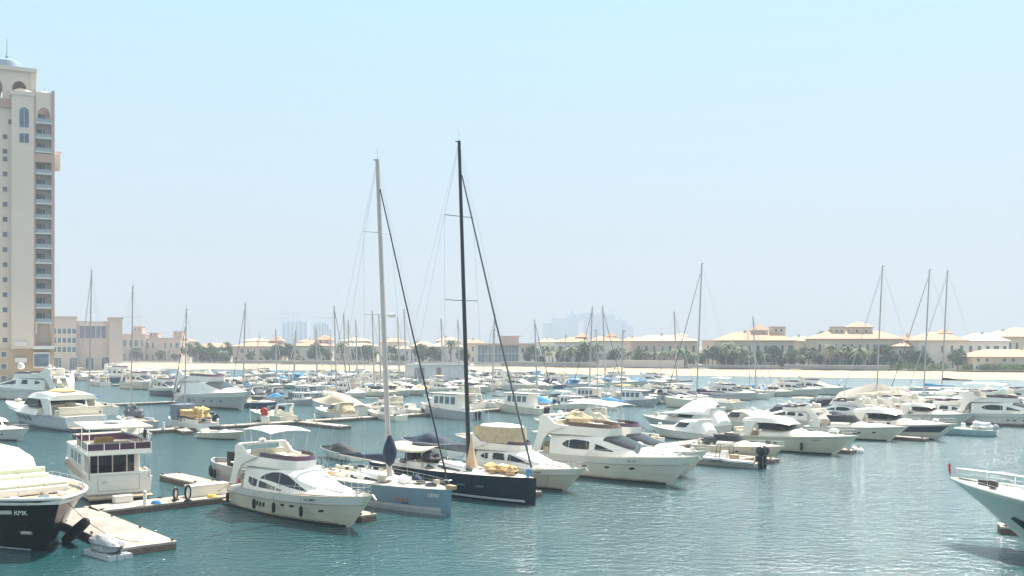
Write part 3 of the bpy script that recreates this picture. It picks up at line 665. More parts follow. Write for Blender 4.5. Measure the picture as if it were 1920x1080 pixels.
# ---- walls of the villa gardens, built along the top of the beach
WALLP = mat('garden_wall_render', (.5, .46, .44), .9, var=.08, sc_=.1)
WALLW = mat('garden_wall_white', (.68, .66, .63), .9, var=.06, sc_=.1)
LEAF = mat('leaf_green', (.12, .17, .08), .8, var=.4, sc_=.6)
LEAFD = mat('leaf_dark', (.085, .125, .07), .8, var=.4, sc_=.6)
LEAFL = mat('leaf_light', (.13, .2, .05), .8, var=.35, sc_=.8)
PALML = mat('palm_frond', (.17, .2, .11), .8, var=.35, sc_=.5)
BARK = mat('palm_bark', (.2, .15, .1), .95, var=.3, sc_=3)
n_ = 0
for a, b, lab, mm, hh in ((1123, 1282, 'long pale lilac garden wall standing behind the beach, its middle stretch', WALLP, 3.2), (440, 690, 'low dark garden wall behind the left part of the beach', mat('wall_grey', (.3, .29, .28), .9), 1.6), (700, 880, 'low garden wall behind the beach near the floating office', mat('wall_grey', (.3, .29, .28), .9), 1.4),
                         (940, 1120, 'low grey terrace wall behind the beach in front of the glass fronted villa', mat('wall_grey', (.3, .29, .28), .9), 2.0), (1290, 1460, 'low stone terrace wall under the dense palms behind the beach', mat('wall_grey', (.3, .29, .28), .9), 1.2), (1470, 1668, 'stepped grey garden wall before the large villa with two roof towers', mat('wall_grey', (.3, .29, .28), .9), 1.7)):
    Y0 = 490; 
    def sol(px):
        k_ = (px - CX) / F; return (463 + 40) / (1 + .45 * k_)
    ya, yb = sol(a), sol(b); t = thing('garden_wall', lab, 'wall', None, (ax(a, ya), ya, 2.4))
    dx, dy = ax(b, yb) - ax(a, ya), yb - ya; ln = sqrt(dx * dx + dy * dy); t.rotation_euler.z = atan2(dy, dx)
    MB().box((ln / 2, 0, hh / 2), (ln, .4, hh)).build('wall', mm, t); MB().box((ln / 2, 0, hh + .09), (ln + .1, .55, .18)).build('coping', WALLW, t)
# ---- foliage
def leaf_cloud(mb, c, d, n, sz, rnd, fl=.35):
    cl = [(rnd.gauss(0, .5), rnd.gauss(0, .5), rnd.gauss(0, .45)) for _ in range(9)]
    for _ in range(n):
        k = rnd.choice(cl); p = [k[i] + rnd.gauss(0, .27) for i in range(3)]
        r = sqrt(sum(q * q for q in p))
        if r > 1.1: p = [q / r * rnd.uniform(.7, 1.1) for q in p]
        P = Vector((c[0] + p[0] * d[0], c[1] + p[1] * d[1], c[2] + p[2] * d[2])); a = Vector((rnd.uniform(-1, 1), rnd.uniform(-1, 1), rnd.uniform(-1, 1))).normalized()
        b = a.cross(Vector((rnd.uniform(-1, 1), rnd.uniform(-1, 1), rnd.uniform(-1, 1)))).normalized(); s_ = sz * rnd.uniform(.6, 1.3)
        mb.add([P - a * s_, P - b * s_ * .6, P + a * s_, P + b * s_ * .6], [(0, 1, 2, 3)])
def palm_proto(seed, h):
    rnd = random.Random(seed); t = thing('palm_tree', 'x', 'palm', 'palms behind the beach')
    bend = rnd.uniform(-.6, .6); MB().tube([(bend * (i / 5) ** 2, 0, h * i / 5) for i in range(6)], .32, 7, .22).build('trunk', BARK, t, True)
    cr = MB()
    for k in range(26):
        a = k * 2.4; e = .95 - 1.5 * (k / 26); Lf = rnd.uniform(2.6, 3.4); pts = []
        for i in range(6):
            u = i / 5; rr_ = Lf * u * cos(e) ; pts.append(Vector((bend + cos(a) * (rr_ + .5 * u), sin(a) * (rr_ + .5 * u), h + Lf * u * sin(e) - 1.7 * u * u)))
        sd_ = Vector((-sin(a), cos(a), 0))
        for i in range(5):
            wq = .34 * (1 - .5 * i / 5)
            for q in (-1, 1):
                p, p2 = pts[i], pts[i + 1]
                cr.add([p, p2, p2 + sd_ * q * wq * 1.4 - Vector((0, 0, .3)), p + sd_ * q * wq * 1.6 - Vector((0, 0, .32))], [(0, 1, 2, 3)])
    cr.build('crown', PALML, t)
    return freeze(t)
def tree_proto(seed, name, m, d, h, n, sz, lab='x'):
    rnd = random.Random(seed); t = thing(name, lab, 'tree', 'leafy trees among the villas')
    tr_ = MB().tube([(0, 0, -.2), (.1, 0, h * .35), (.2, .1, h * .6)], .3, 6, .15)
    for k in range(4): tr_.tube([(.1, 0, h * .4), (d[0] * .5 * cos(k * 1.6), d[1] * .5 * sin(k * 1.6), h * .75)], .12, 5, .04)
    tr_.build('trunk', BARK, t, True); mb = MB(); leaf_cloud(mb, (0, 0, h * .66), (d[0], d[1], h * .42), n, sz, rnd); mb.build('crown', m, t)
    return freeze(t)
palms = [palm_proto(i, 6.5 + i * .9) for i in range(4)]
trees = [tree_proto(5, 'leafy_tree', LEAF, (4.2, 4), 8.5, 1500, .42), tree_proto(6, 'leafy_tree', LEAFD, (5, 4.5), 10, 1700, .45), tree_proto(7, 'leafy_tree', LEAFD, (3, 3), 5, 900, .38), tree_proto(8, 'leafy_tree', LEAF, (6.5, 6), 14, 2400, .5)]
ORD = ['zero', 'first', 'second', 'third', 'fourth', 'fifth', 'sixth', 'seventh', 'eighth', 'ninth', 'tenth', 'eleventh', 'twelfth', 'thirteenth', 'fourteenth', 'fifteenth', 'sixteenth', 'seventeenth', 'eighteenth', 'nineteenth']
TENS = ['', '', 'twenty', 'thirty', 'forty', 'fifty', 'sixty', 'seventy', 'eighty', 'ninety']
def ordn(n):
    if n < 20: return ORD[n]
    return (TENS[n // 10][:-1] + 'ieth') if n % 10 == 0 else TENS[n // 10] + '-' + ORD[n % 10]
def backY(px, off):
    k_ = (px - CX) / F; return (463 + off) / (1 + .45 * k_)
def scatter(protos, pxs, word, offs, seed, smin=.8, smax=1.2):
    rnd = random.Random(seed); used = set(); lst = sorted(pxs)
    for i, px in enumerate(lst):
        k = rnd.randrange(len(protos)); src = protos[k]; o = src if k not in used else copy_tree(src); used.add(k)
        Y = backY(px, rnd.uniform(*offs)); o.location = (ax(px, Y), Y, 2.4); q = rnd.uniform(smin, smax); o.scale = (q, q, q); o.rotation_euler.z = rnd.uniform(0, 6)
        o['label'] = word % ordn(i + 1)
rp = random.Random(3)
PX = [150, 420, 560, 640, 705, 735, 845, 1020, 1030, 1052, 1068, 1084, 1100, 1118, 1132, 1146, 1160, 1176, 1192, 1210, 1226, 1240, 1252, 1268, 1284, 1300, 1322, 1336, 1350, 1362, 1376, 1392, 1404, 1422, 1438, 1452, 1480, 1500, 1516, 1536, 1556, 1572, 1590, 1612, 1628, 1640]
scatter(palms, PX, 'palm with drooping grey green fronds behind the beach, %s palm from the left', (41, 56), 1, .65, 1.35)
TX = [205, 255, 300, 330, 378, 402, 424, 470, 498, 520, 545, 590, 612, 668, 690, 722, 735, 756, 790, 815, 868, 995, 1012, 1058, 1096, 1150, 1200, 1240, 1290, 1318, 1345, 1372, 1398, 1420, 1446, 1466, 1488, 1508, 1530, 1560, 1604, 1636, 1655, 1672, 1690, 1712, 1730, 1796]
def split_scatter():
    a = trees[0], trees[2], trees[1]
    scatter(a, TX, 'bushy green tree in front of the villas, %s such tree from the left', (44, 56), 2, .7, 1.05)
split_scatter()
t = trees[3]; Y = 500; t.location = (ax(1540, Y), Y, 2.4); t.scale = (1.15, 1, 1.1); t['label'] = 'tall round dark tree rising between the two big orange roofed villas'; t['group'] = 'leafy trees among the villas'
for i, (px, hh, lb) in enumerate(((352, 1, 'leftmost'), (368, 1.05, 'second'), (392, 1, 'third'), (425, 1.05, 'fourth'), (535, 1, 'fifth'), (780, 1.05, 'sixth'))):
    c = copy_tree(t); Y = 600; c.location = (ax(px, Y), Y, 2.4); c.scale = (.7, .8, hh * .74); c['label'] = 'hazy dark tree rising behind the villa roofs, %s of those from the left' % lb.replace('leftmost', 'first')
def hedge(a, b, lab, off=39, hh=2.2):
    rnd = random.Random(int(a)); ya, yb = backY(a, off), backY(b, off); t = thing('hedge', lab, 'hedge', 'clipped hedges behind the beach', (ax(a, ya), ya, 2.4)); dx, dy = ax(b, yb) - ax(a, ya), yb - ya; ln = sqrt(dx * dx + dy * dy); t.rotation_euler.z = atan2(dy, dx)
    mb = MB()
    for _ in range(int(ln * 60)):
        P = Vector((rnd.uniform(0, ln), rnd.uniform(-.7, .7), rnd.uniform(.1, hh) + .15 * sin(ln * .7)))
        u = Vector((rnd.uniform(-1, 1), rnd.uniform(-1, 1), rnd.uniform(-1, 1))).normalized() * .22; v_ = u.cross(Vector((rnd.uniform(-1, 1), 1, 0))).normalized() * .18
        mb.add([P - u, P - v_, P + u, P + v_], [(0, 1, 2, 3)])
    mb.build('foliage', LEAFL, t)
    st = MB()
    for i in range(int(ln / 1.2)): st.tube([(.6 + i * 1.2, 0, 0), (.6 + i * 1.2, 0, hh * .8)], .05, 4)
    st.build('stems', BARK, t)
hedge(1676, 1778, 'bright green clipped hedge behind the beach, left of the two at right', hh=2.8)
hedge(1806, 2000, 'bright green clipped hedge before the orange roofed pavilion at far right', hh=2.6)
# ---- villas
WC = [mat('villa_render_cream', (.55, .49, .40), .9, var=.07, sc_=.1), mat('villa_render_pale', (.66, .62, .56), .9, var=.06, sc_=.1), mat('villa_render_pink', (.55, .43, .37), .9, var=.07, sc_=.1), mat('villa_render_white', (.72, .71, .70), .9, var=.05, sc_=.1)]
TILE = mat('roof_tile_terracotta', (.5, .31, .2), .85, var=.2, sc_=.8, bump=.4, bsc=3, dist=.1)
TILES = mat('roof_tile_sand', (.52, .38, .28), .85, var=.2, sc_=.8, bump=.4, bsc=3, dist=.1)
def window(parent, x, z, wd, ht, y=-.02, arch=False, gm=None, fm=None):
    def outl(w_, h_, x_=0, z_=0):
        if not arch: return [(x_ - w_ / 2, z_), (x_ + w_ / 2, z_), (x_ + w_ / 2, z_ + h_), (x_ - w_ / 2, z_ + h_)]
        return [(x_ - w_ / 2, z_), (x_ + w_ / 2, z_)] + [(x_ + w_ / 2 * cos(a), z_ + h_ - w_ / 2 + w_ / 2 * sin(a)) for a in [pi * i / 8 for i in range(9)]]
    f = MB().slab(outl(wd + .36, ht + .3, x, z - .15), y - .10, y + .05).build('window', fm or WALLW, parent)
    p = MB().slab(outl(wd, ht, x, z), y - .13, y - .103)
    p.build('pane', gm or GLASSB, f)
    if wd > 1.5:
        mb = MB(); n = int(wd / 1.0)
        for i in range(1, n): mb.box((x - wd / 2 + wd * i / n, y - .15, z + ht * .45), (.08, .04, ht * .9))
        mb.build('glazing_bars', fm or WALLW, f)
def hip(mb, x0, x1, y0, y1, z0, z1, ov=.8, ridge=.35, th=.25):
    x0 -= ov; x1 += ov; y0 -= ov; y1 += ov; w_ = min(x1 - x0, y1 - y0) / 2; cy = (y0 + y1) / 2
    a, b = (x0 + w_, x1 - w_) if x1 - x0 >= y1 - y0 else ((x0 + x1) / 2 - .1, (x0 + x1) / 2 + .1)
    mb.add([(x0, y0, z0), (x1, y0, z0), (x1, y1, z0), (x0, y1, z0), (x0, y0, z0 + th), (x1, y0, z0 + th), (x1, y1, z0 + th), (x0, y1, z0 + th), (a, cy, z1), (b, cy, z1)],
           [(3, 2, 1, 0), (0, 1, 5, 4), (1, 2, 6, 5), (2, 3, 7, 6), (3, 0, 4, 7), (4, 5, 9, 8), (6, 7, 8, 9), (5, 6, 9), (7, 4, 8)])
def villa(p0, p1, eave, ridge, lab, off=62, wc=0, rm=None, tower=None, win=None, flat=False, wing=None, name='villa', seed=0):
    rnd = random.Random(seed + int(p0)); Y = backY((p0 + p1) / 2, off); g = 2.4; x0, x1 = ax(p0, Y), ax(p1, Y); W = x1 - x0; ze = az(eave, Y) - g; zr = az(ridge, Y) - g
    t = thing(name, lab, 'house', None, ((x0 + x1) / 2, Y, g)); D = min(16, W * .7)
    t['_'] = 0; del t['_']
    MB().box((0, D / 2, ze / 2), (W, D, ze)).build('wall', WC[wc], t)
    rf = MB()
    if flat: rf.box((0, D / 2, ze + .3), (W + .8, D + .8, .6)); rfo = rf.build('roof', WC[wc], t)
    else: hip(rf, -W / 2, W / 2, 0, D, ze + .003, zr, 1.0); rfo = rf.build('roof', rm or TILE, t)
    if not flat:
        MB().box((rnd.uniform(-.3, .3) * W, D * .5, zr), (1.0, 1.0, 1.8)).build('chimney', WC[wc], rfo)
    fl = 2 if ze > 5.5 else 1; fh = ze / fl; n = max(2, int(W / 3.6))
    for f_ in range(fl):
        for i in range(n):
            if rnd.random() < .12: continue
            x = -W / 2 + W * (i + .5) / n; ww = rnd.choice((1.1, 1.3, 1.3, 2.2)) if W / n > 3 else 1.0
            window(t, x, f_ * fh + .9 + (.1 if f_ else -.3), ww, fh * .5, arch=(f_ == 0 and rnd.random() < .6) or wc == 9)
    if W > 12:
        bx = rnd.choice((-.2, .15)) * W; b_ = MB().box((bx, -1.0, fh + .12), (W * .3, 2.0, .24)); bo = b_.build('balcony', WALLW, t)
        r_ = MB()
        for i in range(9): r_.box((bx - W * .145 + W * .29 * i / 8, -1.9, fh + .7), (.12, .12, .95))
        r_.box((bx, -1.9, fh + 1.2), (W * .3, .18, .1)); r_.build('balustrade', WALLW, bo)
        c_ = MB()
        for i in range(3): c_.lathe([(.25, 0), (.2, .3), (.2, fh - .2), (.28, fh)], (bx - W * .13 + W * .13 * i, -1.8, 0), 8)
        c_.build('columns', WALLW, bo, True)
    for q in tower or ():
        a, b, e2, r2 = q[:4]; u0, u1 = ax(a, Y) - (x0 + x1) / 2, ax(b, Y) - (x0 + x1) / 2; z1, z2 = az(e2, Y + D * .4) - g, az(r2, Y + D * .4) - g; w_ = u1 - u0
        tw = MB().box(((u0 + u1) / 2, D * .4 + w_ * .4, (ze + z1) / 2), (w_, w_ * .8, z1 - ze)).build('roof_tower', WC[wc], t)
        r_ = MB()
        if len(q) > 4: r_.box(((u0 + u1) / 2, D * .4 + w_ * .4, z1 + .2), (w_ + .5, w_ * .8 + .5, .4))
        else: hip(r_, u0, u1, D * .4, D * .4 + w_ * .8, z1 + .002, z2, .6)
        r_.build('tower_roof', rm or TILE, tw)
        for k in (-.2, .2): window(tw, (u0 + u1) / 2 + k * w_, (z1 + ze) / 2 + .3 if z1 - ze < 6 else z1 - 2, .8, 1.3, D * .4 - .02, True, GLASS)
    return t
V = villa
V(228, 272, 628, 616, 'hazy flat roofed pink building right of the big left building', 60, 2, flat=True, tower=[(243, 262, 613, 610, 1)], name='low_building')
V(270, 338, 635, 632, 'hazy flat roofed pinkish building with two small roof blocks', 70, 2, flat=True, tower=[(272, 290, 625, 620, 1), (318, 336, 622, 618, 1)], name='low_building')
V(360, 432, 652, 643, 'pale villa with a low orange roof, first villa from the left', 60, 1)
V(436, 530, 650, 641, 'pinkish villa with long orange roof and a domed roof tower, left of the blue towers', 62, 2, tower=[(500, 524, 640, 630)])
V(540, 622, 649, 642, 'pale villa with balconied front and a domed roof tower below the distant blue towers', 62, 1, tower=[(588, 618, 638, 628)])
V(626, 706, 650, 643, 'cream villa hidden behind the crowd of masts left of the pale mast', 62, 0, TILES)
V(735, 770, 655, 648, 'small white villa just right of the pale tall mast', 62, 3, TILES)
V(772, 812, 650, 640, 'bushy fronted pale villa left of the small white gabled villa', 70, 1, TILES)
V(806, 866, 651, 640, 'small white villa with a low sandy roof left of the black mast', 58, 3, TILES)
V(1042, 1104, 642, 632, 'pale blue grey villa with terracotta roof and square tower under the palace silhouette', 60, 3, tower=[(1082, 1104, 633, 625)])
V(1106, 1166, 640, 630, 'pale villa with terracotta roof and a tower below the palace arch', 60, 3, tower=[(1140, 1158, 632, 623)])
V(1190, 1308, 640, 628, 'wide villa with a pinkish roof hidden by dense palms', 60, 2, TILES, tower=[(1270, 1296, 632, 624)])
V(1352, 1490, 639, 622, 'large villa with a broad orange hip roof and a small octagonal roof tower', 60, 0, tower=[(1418, 1446, 620, 608), (1454, 1480, 614, 612, 1)])
V(1530, 1694, 636, 620, 'large cream villa with broad orange roof and tall roof tower right of the dark tree', 60, 0, tower=[(1570, 1594, 614, 612, 1), (1603, 1646, 614, 603)])
V(1680, 1730, 650, 643, 'low cream loggia wing attached right of the large cream villa', 62, 0, TILE)
V(1722, 1812, 639, 622, 'cream villa with orange roof between the two right hand masts and the white villa', 62, 1, tower=[(1772, 1796, 626, 617)])
V(1812, 1892, 640, 624, 'white villa with grey gabled roof and glazed balcony at right', 74, 3, mat('roof_grey', (.45, .43, .4), .85))
V(1884, 1960, 632, 614, 'dusty orange roofed house highest at the right edge', 90, 0, TILES)
V(1826, 1990, 670, 655, 'single storey pavilion with bright orange tiled roof behind the right hedge', 46, 0)
V(1320, 1350, 640, 628, 'small square pink house between the palm hidden villa and the octagonal towered villa', 95, 2, flat=True)
for i, (a, b, e, r) in enumerate(((300, 356, 640, 632), (456, 500, 640, 634), (560, 590, 642, 636), (640, 690, 640, 633), (712, 760, 642, 634), (818, 862, 640, 632), (868, 905, 644, 636), (1010, 1045, 642, 634), (1165, 1215, 640, 632), (1480, 1530, 640, 630), (1690, 1725, 640, 628), (1862, 1900, 630, 620))):
    V(a, b, e, r, 'hazy low house in the second line behind the villas, %s from the left' % ordn(i + 1), 110 + 12 * (i % 3), i % 3, (TILE, TILES)[i % 2], seed=i)
# glass fronted modern villa
Y = backY(955, 60); t = thing('modern_villa', 'modern flat roofed villa with a blue glass front right of the black mast', 'house', None, (ax(948, Y), Y, 2.4))
s_ = Y / F; MB().box((0, 7, 5.5), (118 * s_, 12, 11)).build('wall', WC[1], t); MB().box((0, 6, 11.2), (124 * s_, 16, .5)).build('roof', WC[2], t)
MB().box((8 * s_, 8, 13.2), (34 * s_, 8, 3.6)).build('upper_storey', WC[2], t); MB().box((8 * s_, 8, 15.2), (48 * s_, 10, .35)).build('upper_roof', WC[2], t)
gl = MB().box((-14 * s_, .85, 6), (76 * s_, .2, 8.4)).build('glass_front', mat('villa_glass', (.12, .2, .25), .15), t)
b_ = MB()
for i in range(13): b_.box(((-14 - 38 + 76 * i / 12) * s_, .7, 6), (.14, .14, 8.4))
b_.box((-14 * s_, .68, 6), (76 * s_, .1, .2)); b_.build('mullions', WALLW, gl)
for i in range(3): window(t, (32 + 9 * i) * s_, 6.5, 1.6, 2.4, .98)
# ---- big left building with flat towers
TM = mat('left_building_render', (.5, .42, .37), .9, var=.06, sc_=.05)
Y = 432; t = thing('low_building', 'broad beige building with two square end blocks and tall glazed bay, behind the left quay', 'building', None, (ax(165, Y), Y, 2.1))
t.rotation_euler.z = radians(23)
def lx(px): return (ax(px, Y) - ax(165, Y)) * .92
def lz(py): return az(py, Y) - 2.1
MB().box(((lx(60) + lx(230)) / 2, 12, lz(602) / 2), (lx(230) - lx(60), 22, lz(602))).build('wall', TM, t)
for a, b, tp in ((60, 143, 596), (205, 230, 597)):
    e = MB().box(((lx(a) + lx(b)) / 2, 10, lz(tp) / 2), (lx(b) - lx(a), 23, lz(tp))).build('end_block', TM, t)
    MB().box(((lx(a) + lx(b)) / 2, 10, lz(tp) + .3), (lx(b) - lx(a) + 1.2, 24.2, .6)).build('cornice', TM, e)
MB().box(((lx(150) + lx(198)) / 2, .5, lz(609)), (lx(198) - lx(150), 1.6, .5)).build('canopy', WALLW, t)
for i in range(5): window(t, lx(154 + 10 * i), lz(634), 1.7, lz(612) - lz(634), .98, gm=mat('hazy_glass', (.16, .18, .24), .2), fm=TM)
for r_ in range(3):
    for i in range(5): window(t, lx(103 + 9 * i), lz(626 + 17 * r_), 1.5, 2.2, -1.5, fm=WALLW)
for i in range(4): window(t, lx(108 + 30 * i), lz(692), 3.2, 5, -1.5 if i < 2 else .98, fm=WALLW)
# ---- the tall apartment tower at left
TW = mat('tower_render_cream', (.68, .58, .49), .9, var=.05, sc_=.05); TP = mat('tower_render_pink', (.5, .33, .27), .9, var=.06, sc_=.05); TB = mat('tower_plinth_stone', (.52, .38, .26), .9, var=.1, sc_=.2)
TG = mat('tower_glass', (.1, .15, .2), .2, var=.4, sc_=.5); LEAD = mat('dome_lead', (.2, .28, .37), .5, var=.1)
Y = 288; k_ = Y / F
tt = thing('apartment_tower', 'tall beige apartment tower with domed top and stacked balconies on the left quay', 'tower', None, (ax(40, Y), Y, 2.1))
tt.rotation_euler.z = radians(26); tt.scale = (1.02, 1, 1.02)
def X_(px): return (ax(px, Y) - ax(40, Y)) * .9
def Z_(py): return az(py, Y) - 2.1
def blk(name, a, b, top, bot, y0, y1, m, par=tt, bev=0): return MB().box(((X_(a) + X_(b)) / 2, (y0 + y1) / 2, (Z_(top) + Z_(bot)) / 2), (X_(b) - X_(a), y1 - y0, Z_(top) - Z_(bot))).build(name, m, par, bevel=bev)
blk('wall', -90, 24, 212, 655, 1.6, 24, TW); blk('plinth', -92, 101, 655, 722, .6, 22, TB)
blk('projecting_bay', 22, 63, 190, 655, -.8, 18, TW); blk('bay_crown', 20, 65, 183, 190, -1.1, 18, TW)
MB().lathe([(k_ * 19, 0), (k_ * 17, k_ * 5), (k_ * 10, k_ * 8.5), (.1, k_ * 10)], (X_(42), 3, Z_(183)), 20).build('bay_dome', TW, tt, True)
blk('balcony_core', 64, 100, 178, 655, 2.6, 16, TW); blk('corner_pier', 95.5, 101.5, 176, 655, -.6, 2.7, TP); blk('inner_pier', 63.2, 66, 176, 655, -.6, 2.7, TP)
blk('cornice', -92, 22, 206, 212, .8, 24.5, TP); blk('terrace_band', -92, 22, 196, 206, 1.2, 24, TP)
# balconies up the corner
def arch_wall(name, px0, px1, z0, z1, y0, y1, ax0, ax1, zs, m, par, pointed=1.0):    # a wall with an arched opening
    x0, x1, a0, a1 = X_(px0), X_(px1), X_(ax0), X_(ax1); r = (a1 - a0) / 2; cx = (a0 + a1) / 2
    mb = MB(); mb.box(((x0 + a0) / 2, (y0 + y1) / 2, (z0 + z1) / 2), (a0 - x0, y1 - y0, z1 - z0)); mb.box(((a1 + x1) / 2, (y0 + y1) / 2, (z0 + z1) / 2), (x1 - a1, y1 - y0, z1 - z0))
    n = 10
    for i in range(n):
        t0, t1 = pi - pi * i / n, pi - pi * (i + 1) / n; q = [(cx + r * cos(t0), zs + r * pointed * sin(t0)), (cx + r * cos(t1), zs + r * pointed * sin(t1)), (cx + r * cos(t1), z1), (cx + r * cos(t0), z1)]
        mb.slab(q, y0, y1)
    return mb.build(name, m, par)
arch_wall('balcony_arch_wall', 66, 97, Z_(240), Z_(180), -.3, .6, 70, 93, Z_(222), TW, tt, 1.3)
fy = [236, 264, 290] + [330 + 27.6 * i for i in range(11)]
for i, py in enumerate(fy):
    z = Z_(py); b_ = MB().box(((X_(66) + X_(97)) / 2, 1.0, z - .18), (X_(97) - X_(66), 3.4, .36)).build('balcony', WALLW, tt)
    MB().box(((X_(66) + X_(97)) / 2, -.62, z + .52), (X_(97) - X_(66) - .3, .06, 1.0)).build('glass_balustrade', mat('balcony_glass', (.3, .34, .38), .1), b_)
    g_ = MB().box((X_(76), 2.5, z + 1.5), (X_(84) - X_(69), .12, 2.5)).build('balcony_door', TG, b_)
    MB().box((X_(92.5), 2.45, z + 1.5), (.5, .1, 2.4)).box((X_(79), 2.42, z + 1.6), (.12, .08, 2.9)).build('door_frame', WALLW, g_)
    if i in (2,): blk('pink_panel', 66, 97, py + 4, py + 20, -.5, 2.5, TP)
arch_wall('balcony_arch_wall', 66, 97, Z_(628), Z_(600), -.3, .6, 69, 94, Z_(614), WALLW, tt, 1.1)
blk('white_window_bay', 62, 92, 662, 691, -1.6, .6, WALLW)
for i in range(3): window(tt, X_(67 + 10 * i), Z_(688), 1.0 if i != 1 else 1.8, 3.6, -1.62, gm=TG)
blk('balcony_slab', 62, 101, 650, 656, -1.4, 1, WALLW)
for i in range(3): blk('base_balcony', 28, 50, 640 + 32 * i if i else 642, 648 + 32 * i if i else 650, -1.6, .6, WALLW)
py = 240
k = 0
for py in [238, 266, 293] + [307 + 27.7 * i for i in range(13)]:
    px = 21 if py == 238 else (9 if py > 250 else 9)
    window(tt, X_(10 if py > 250 else 20), Z_(py + 4), 1.15, 1.3, 1.58 , gm=TG, fm=TW)
window(tt, X_(45), Z_(249), 2.4, Z_(212) - Z_(249), -.82, True, gm=TG); window(tt, X_(45), Z_(277), 2.4, 2.6, -.82, gm=TG)
for i in range(3): window(tt, X_(8), Z_(670 + 22 * i), 1.3, 1.4, .58, gm=TG)
# crown with arches and dome
zc0, zc1 = Z_(197), Z_(140)
for k in range(3):
    a = -74 + 44 * k
    arch_wall('arched_gallery', a, a + 44, zc0, zc1, 3, 4, a + 9, a + 35, Z_(172), TW, tt, 1.15)
arch_wall('arched_gallery', -74, 58, zc0, zc1, 15, 16, 0, 30, Z_(172), TW, tt, 1.1)
blk('crown_pier', 57, 67, 140, 190, 2.5, 17, TW); blk('crown_cornice', -76, 69, 134, 141, 2.2, 17.5, TW)
MB().lathe([(k_ * 33, 0), (k_ * 32, k_ * 8), (k_ * 27, k_ * 20), (k_ * 13, k_ * 26), (k_ * 2, k_ * 28), (.1, k_ * 30)], (X_(12), 10, Z_(137)), 28).build('dome', LEAD, tt, True)
MB().lathe([(k_ * 37, 0), (k_ * 37, k_ * 3)], (X_(12), 10, Z_(139)), 28).build('dome_ring', TW, tt, True)
MB().tube([(X_(12.5), 10, Z_(109)), (X_(12.5), 10, Z_(70))], .16, 6, .05).lathe([(.1, 0), (.5, .5), (.1, 1.2)], (X_(12.5), 10, Z_(108)), 8).build('spire', LEAD, tt, True)
MB().lathe([(k_ * 13, 0), (k_ * 12, k_ * 4), (k_ * 6, k_ * 8), (.1, k_ * 9)], (X_(83), 6, Z_(179)), 18).build('corner_dome', TW, tt, True)
MB().lathe([(k_ * 5, 0), (k_ * 4, k_ * 3), (.1, k_ * 4.5)], (X_(62), 6, Z_(139)), 12).build('pier_dome', LEAD, tt, True)
MB().tube([(X_(84), 6, Z_(170)), (X_(84), 6, Z_(163))], .1, 5).build('corner_finial', LEAD, tt)
MB().box((X_(107), 8, Z_(300)), (X_(114) - X_(100), 8, Z_(287) - Z_(314))).build('side_balcony', TW, tt, bevel=.3); MB().box((X_(109), 8, Z_(284)), (X_(115) - X_(103), 7, .5)).build('side_balcony_rail', TW, tt)
# ---- far hotel and blocks in the haze
FAR = mat('far_haze_tinted_stone', (.42, .56, .76), .9)  # blue tint of the distant haze put into the base colour
Y = 2500; s_ = Y / F; ht = thing('palace_hotel', 'blue grey palace hotel silhouette with pointed towers and a great arch in the haze', 'hotel', None, (ax(1102, Y), Y, 2.6))
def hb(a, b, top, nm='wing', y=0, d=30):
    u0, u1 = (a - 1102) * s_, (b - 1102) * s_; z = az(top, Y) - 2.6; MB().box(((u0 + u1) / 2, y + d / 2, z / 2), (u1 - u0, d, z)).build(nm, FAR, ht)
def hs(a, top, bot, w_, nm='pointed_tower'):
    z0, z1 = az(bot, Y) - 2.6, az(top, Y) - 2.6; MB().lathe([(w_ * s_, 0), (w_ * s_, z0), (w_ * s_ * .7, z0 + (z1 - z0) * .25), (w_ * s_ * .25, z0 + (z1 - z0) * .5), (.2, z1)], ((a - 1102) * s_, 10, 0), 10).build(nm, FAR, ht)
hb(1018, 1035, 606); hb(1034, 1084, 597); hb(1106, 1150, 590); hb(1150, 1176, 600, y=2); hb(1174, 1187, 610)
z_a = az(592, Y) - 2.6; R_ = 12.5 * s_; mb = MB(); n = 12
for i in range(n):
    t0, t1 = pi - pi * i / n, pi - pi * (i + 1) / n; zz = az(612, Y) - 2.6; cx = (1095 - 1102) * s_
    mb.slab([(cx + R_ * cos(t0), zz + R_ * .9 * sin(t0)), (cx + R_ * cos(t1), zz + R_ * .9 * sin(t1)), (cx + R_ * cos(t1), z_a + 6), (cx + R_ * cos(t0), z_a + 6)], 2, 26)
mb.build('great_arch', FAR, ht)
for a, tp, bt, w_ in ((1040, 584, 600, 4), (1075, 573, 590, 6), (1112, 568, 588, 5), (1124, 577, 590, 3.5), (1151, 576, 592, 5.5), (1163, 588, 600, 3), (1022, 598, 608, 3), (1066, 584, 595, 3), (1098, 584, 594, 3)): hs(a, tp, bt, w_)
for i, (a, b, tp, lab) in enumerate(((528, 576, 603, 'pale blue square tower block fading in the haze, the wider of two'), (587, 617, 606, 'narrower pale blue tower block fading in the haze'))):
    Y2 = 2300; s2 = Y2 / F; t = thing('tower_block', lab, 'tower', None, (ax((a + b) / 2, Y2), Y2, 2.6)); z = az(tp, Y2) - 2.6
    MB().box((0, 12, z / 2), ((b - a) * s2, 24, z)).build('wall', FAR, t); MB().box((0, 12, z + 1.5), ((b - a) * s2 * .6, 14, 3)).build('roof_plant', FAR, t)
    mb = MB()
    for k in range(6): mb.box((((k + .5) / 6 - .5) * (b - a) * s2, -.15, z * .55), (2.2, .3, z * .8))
    mb.build('window_bands', GLASSB, t)
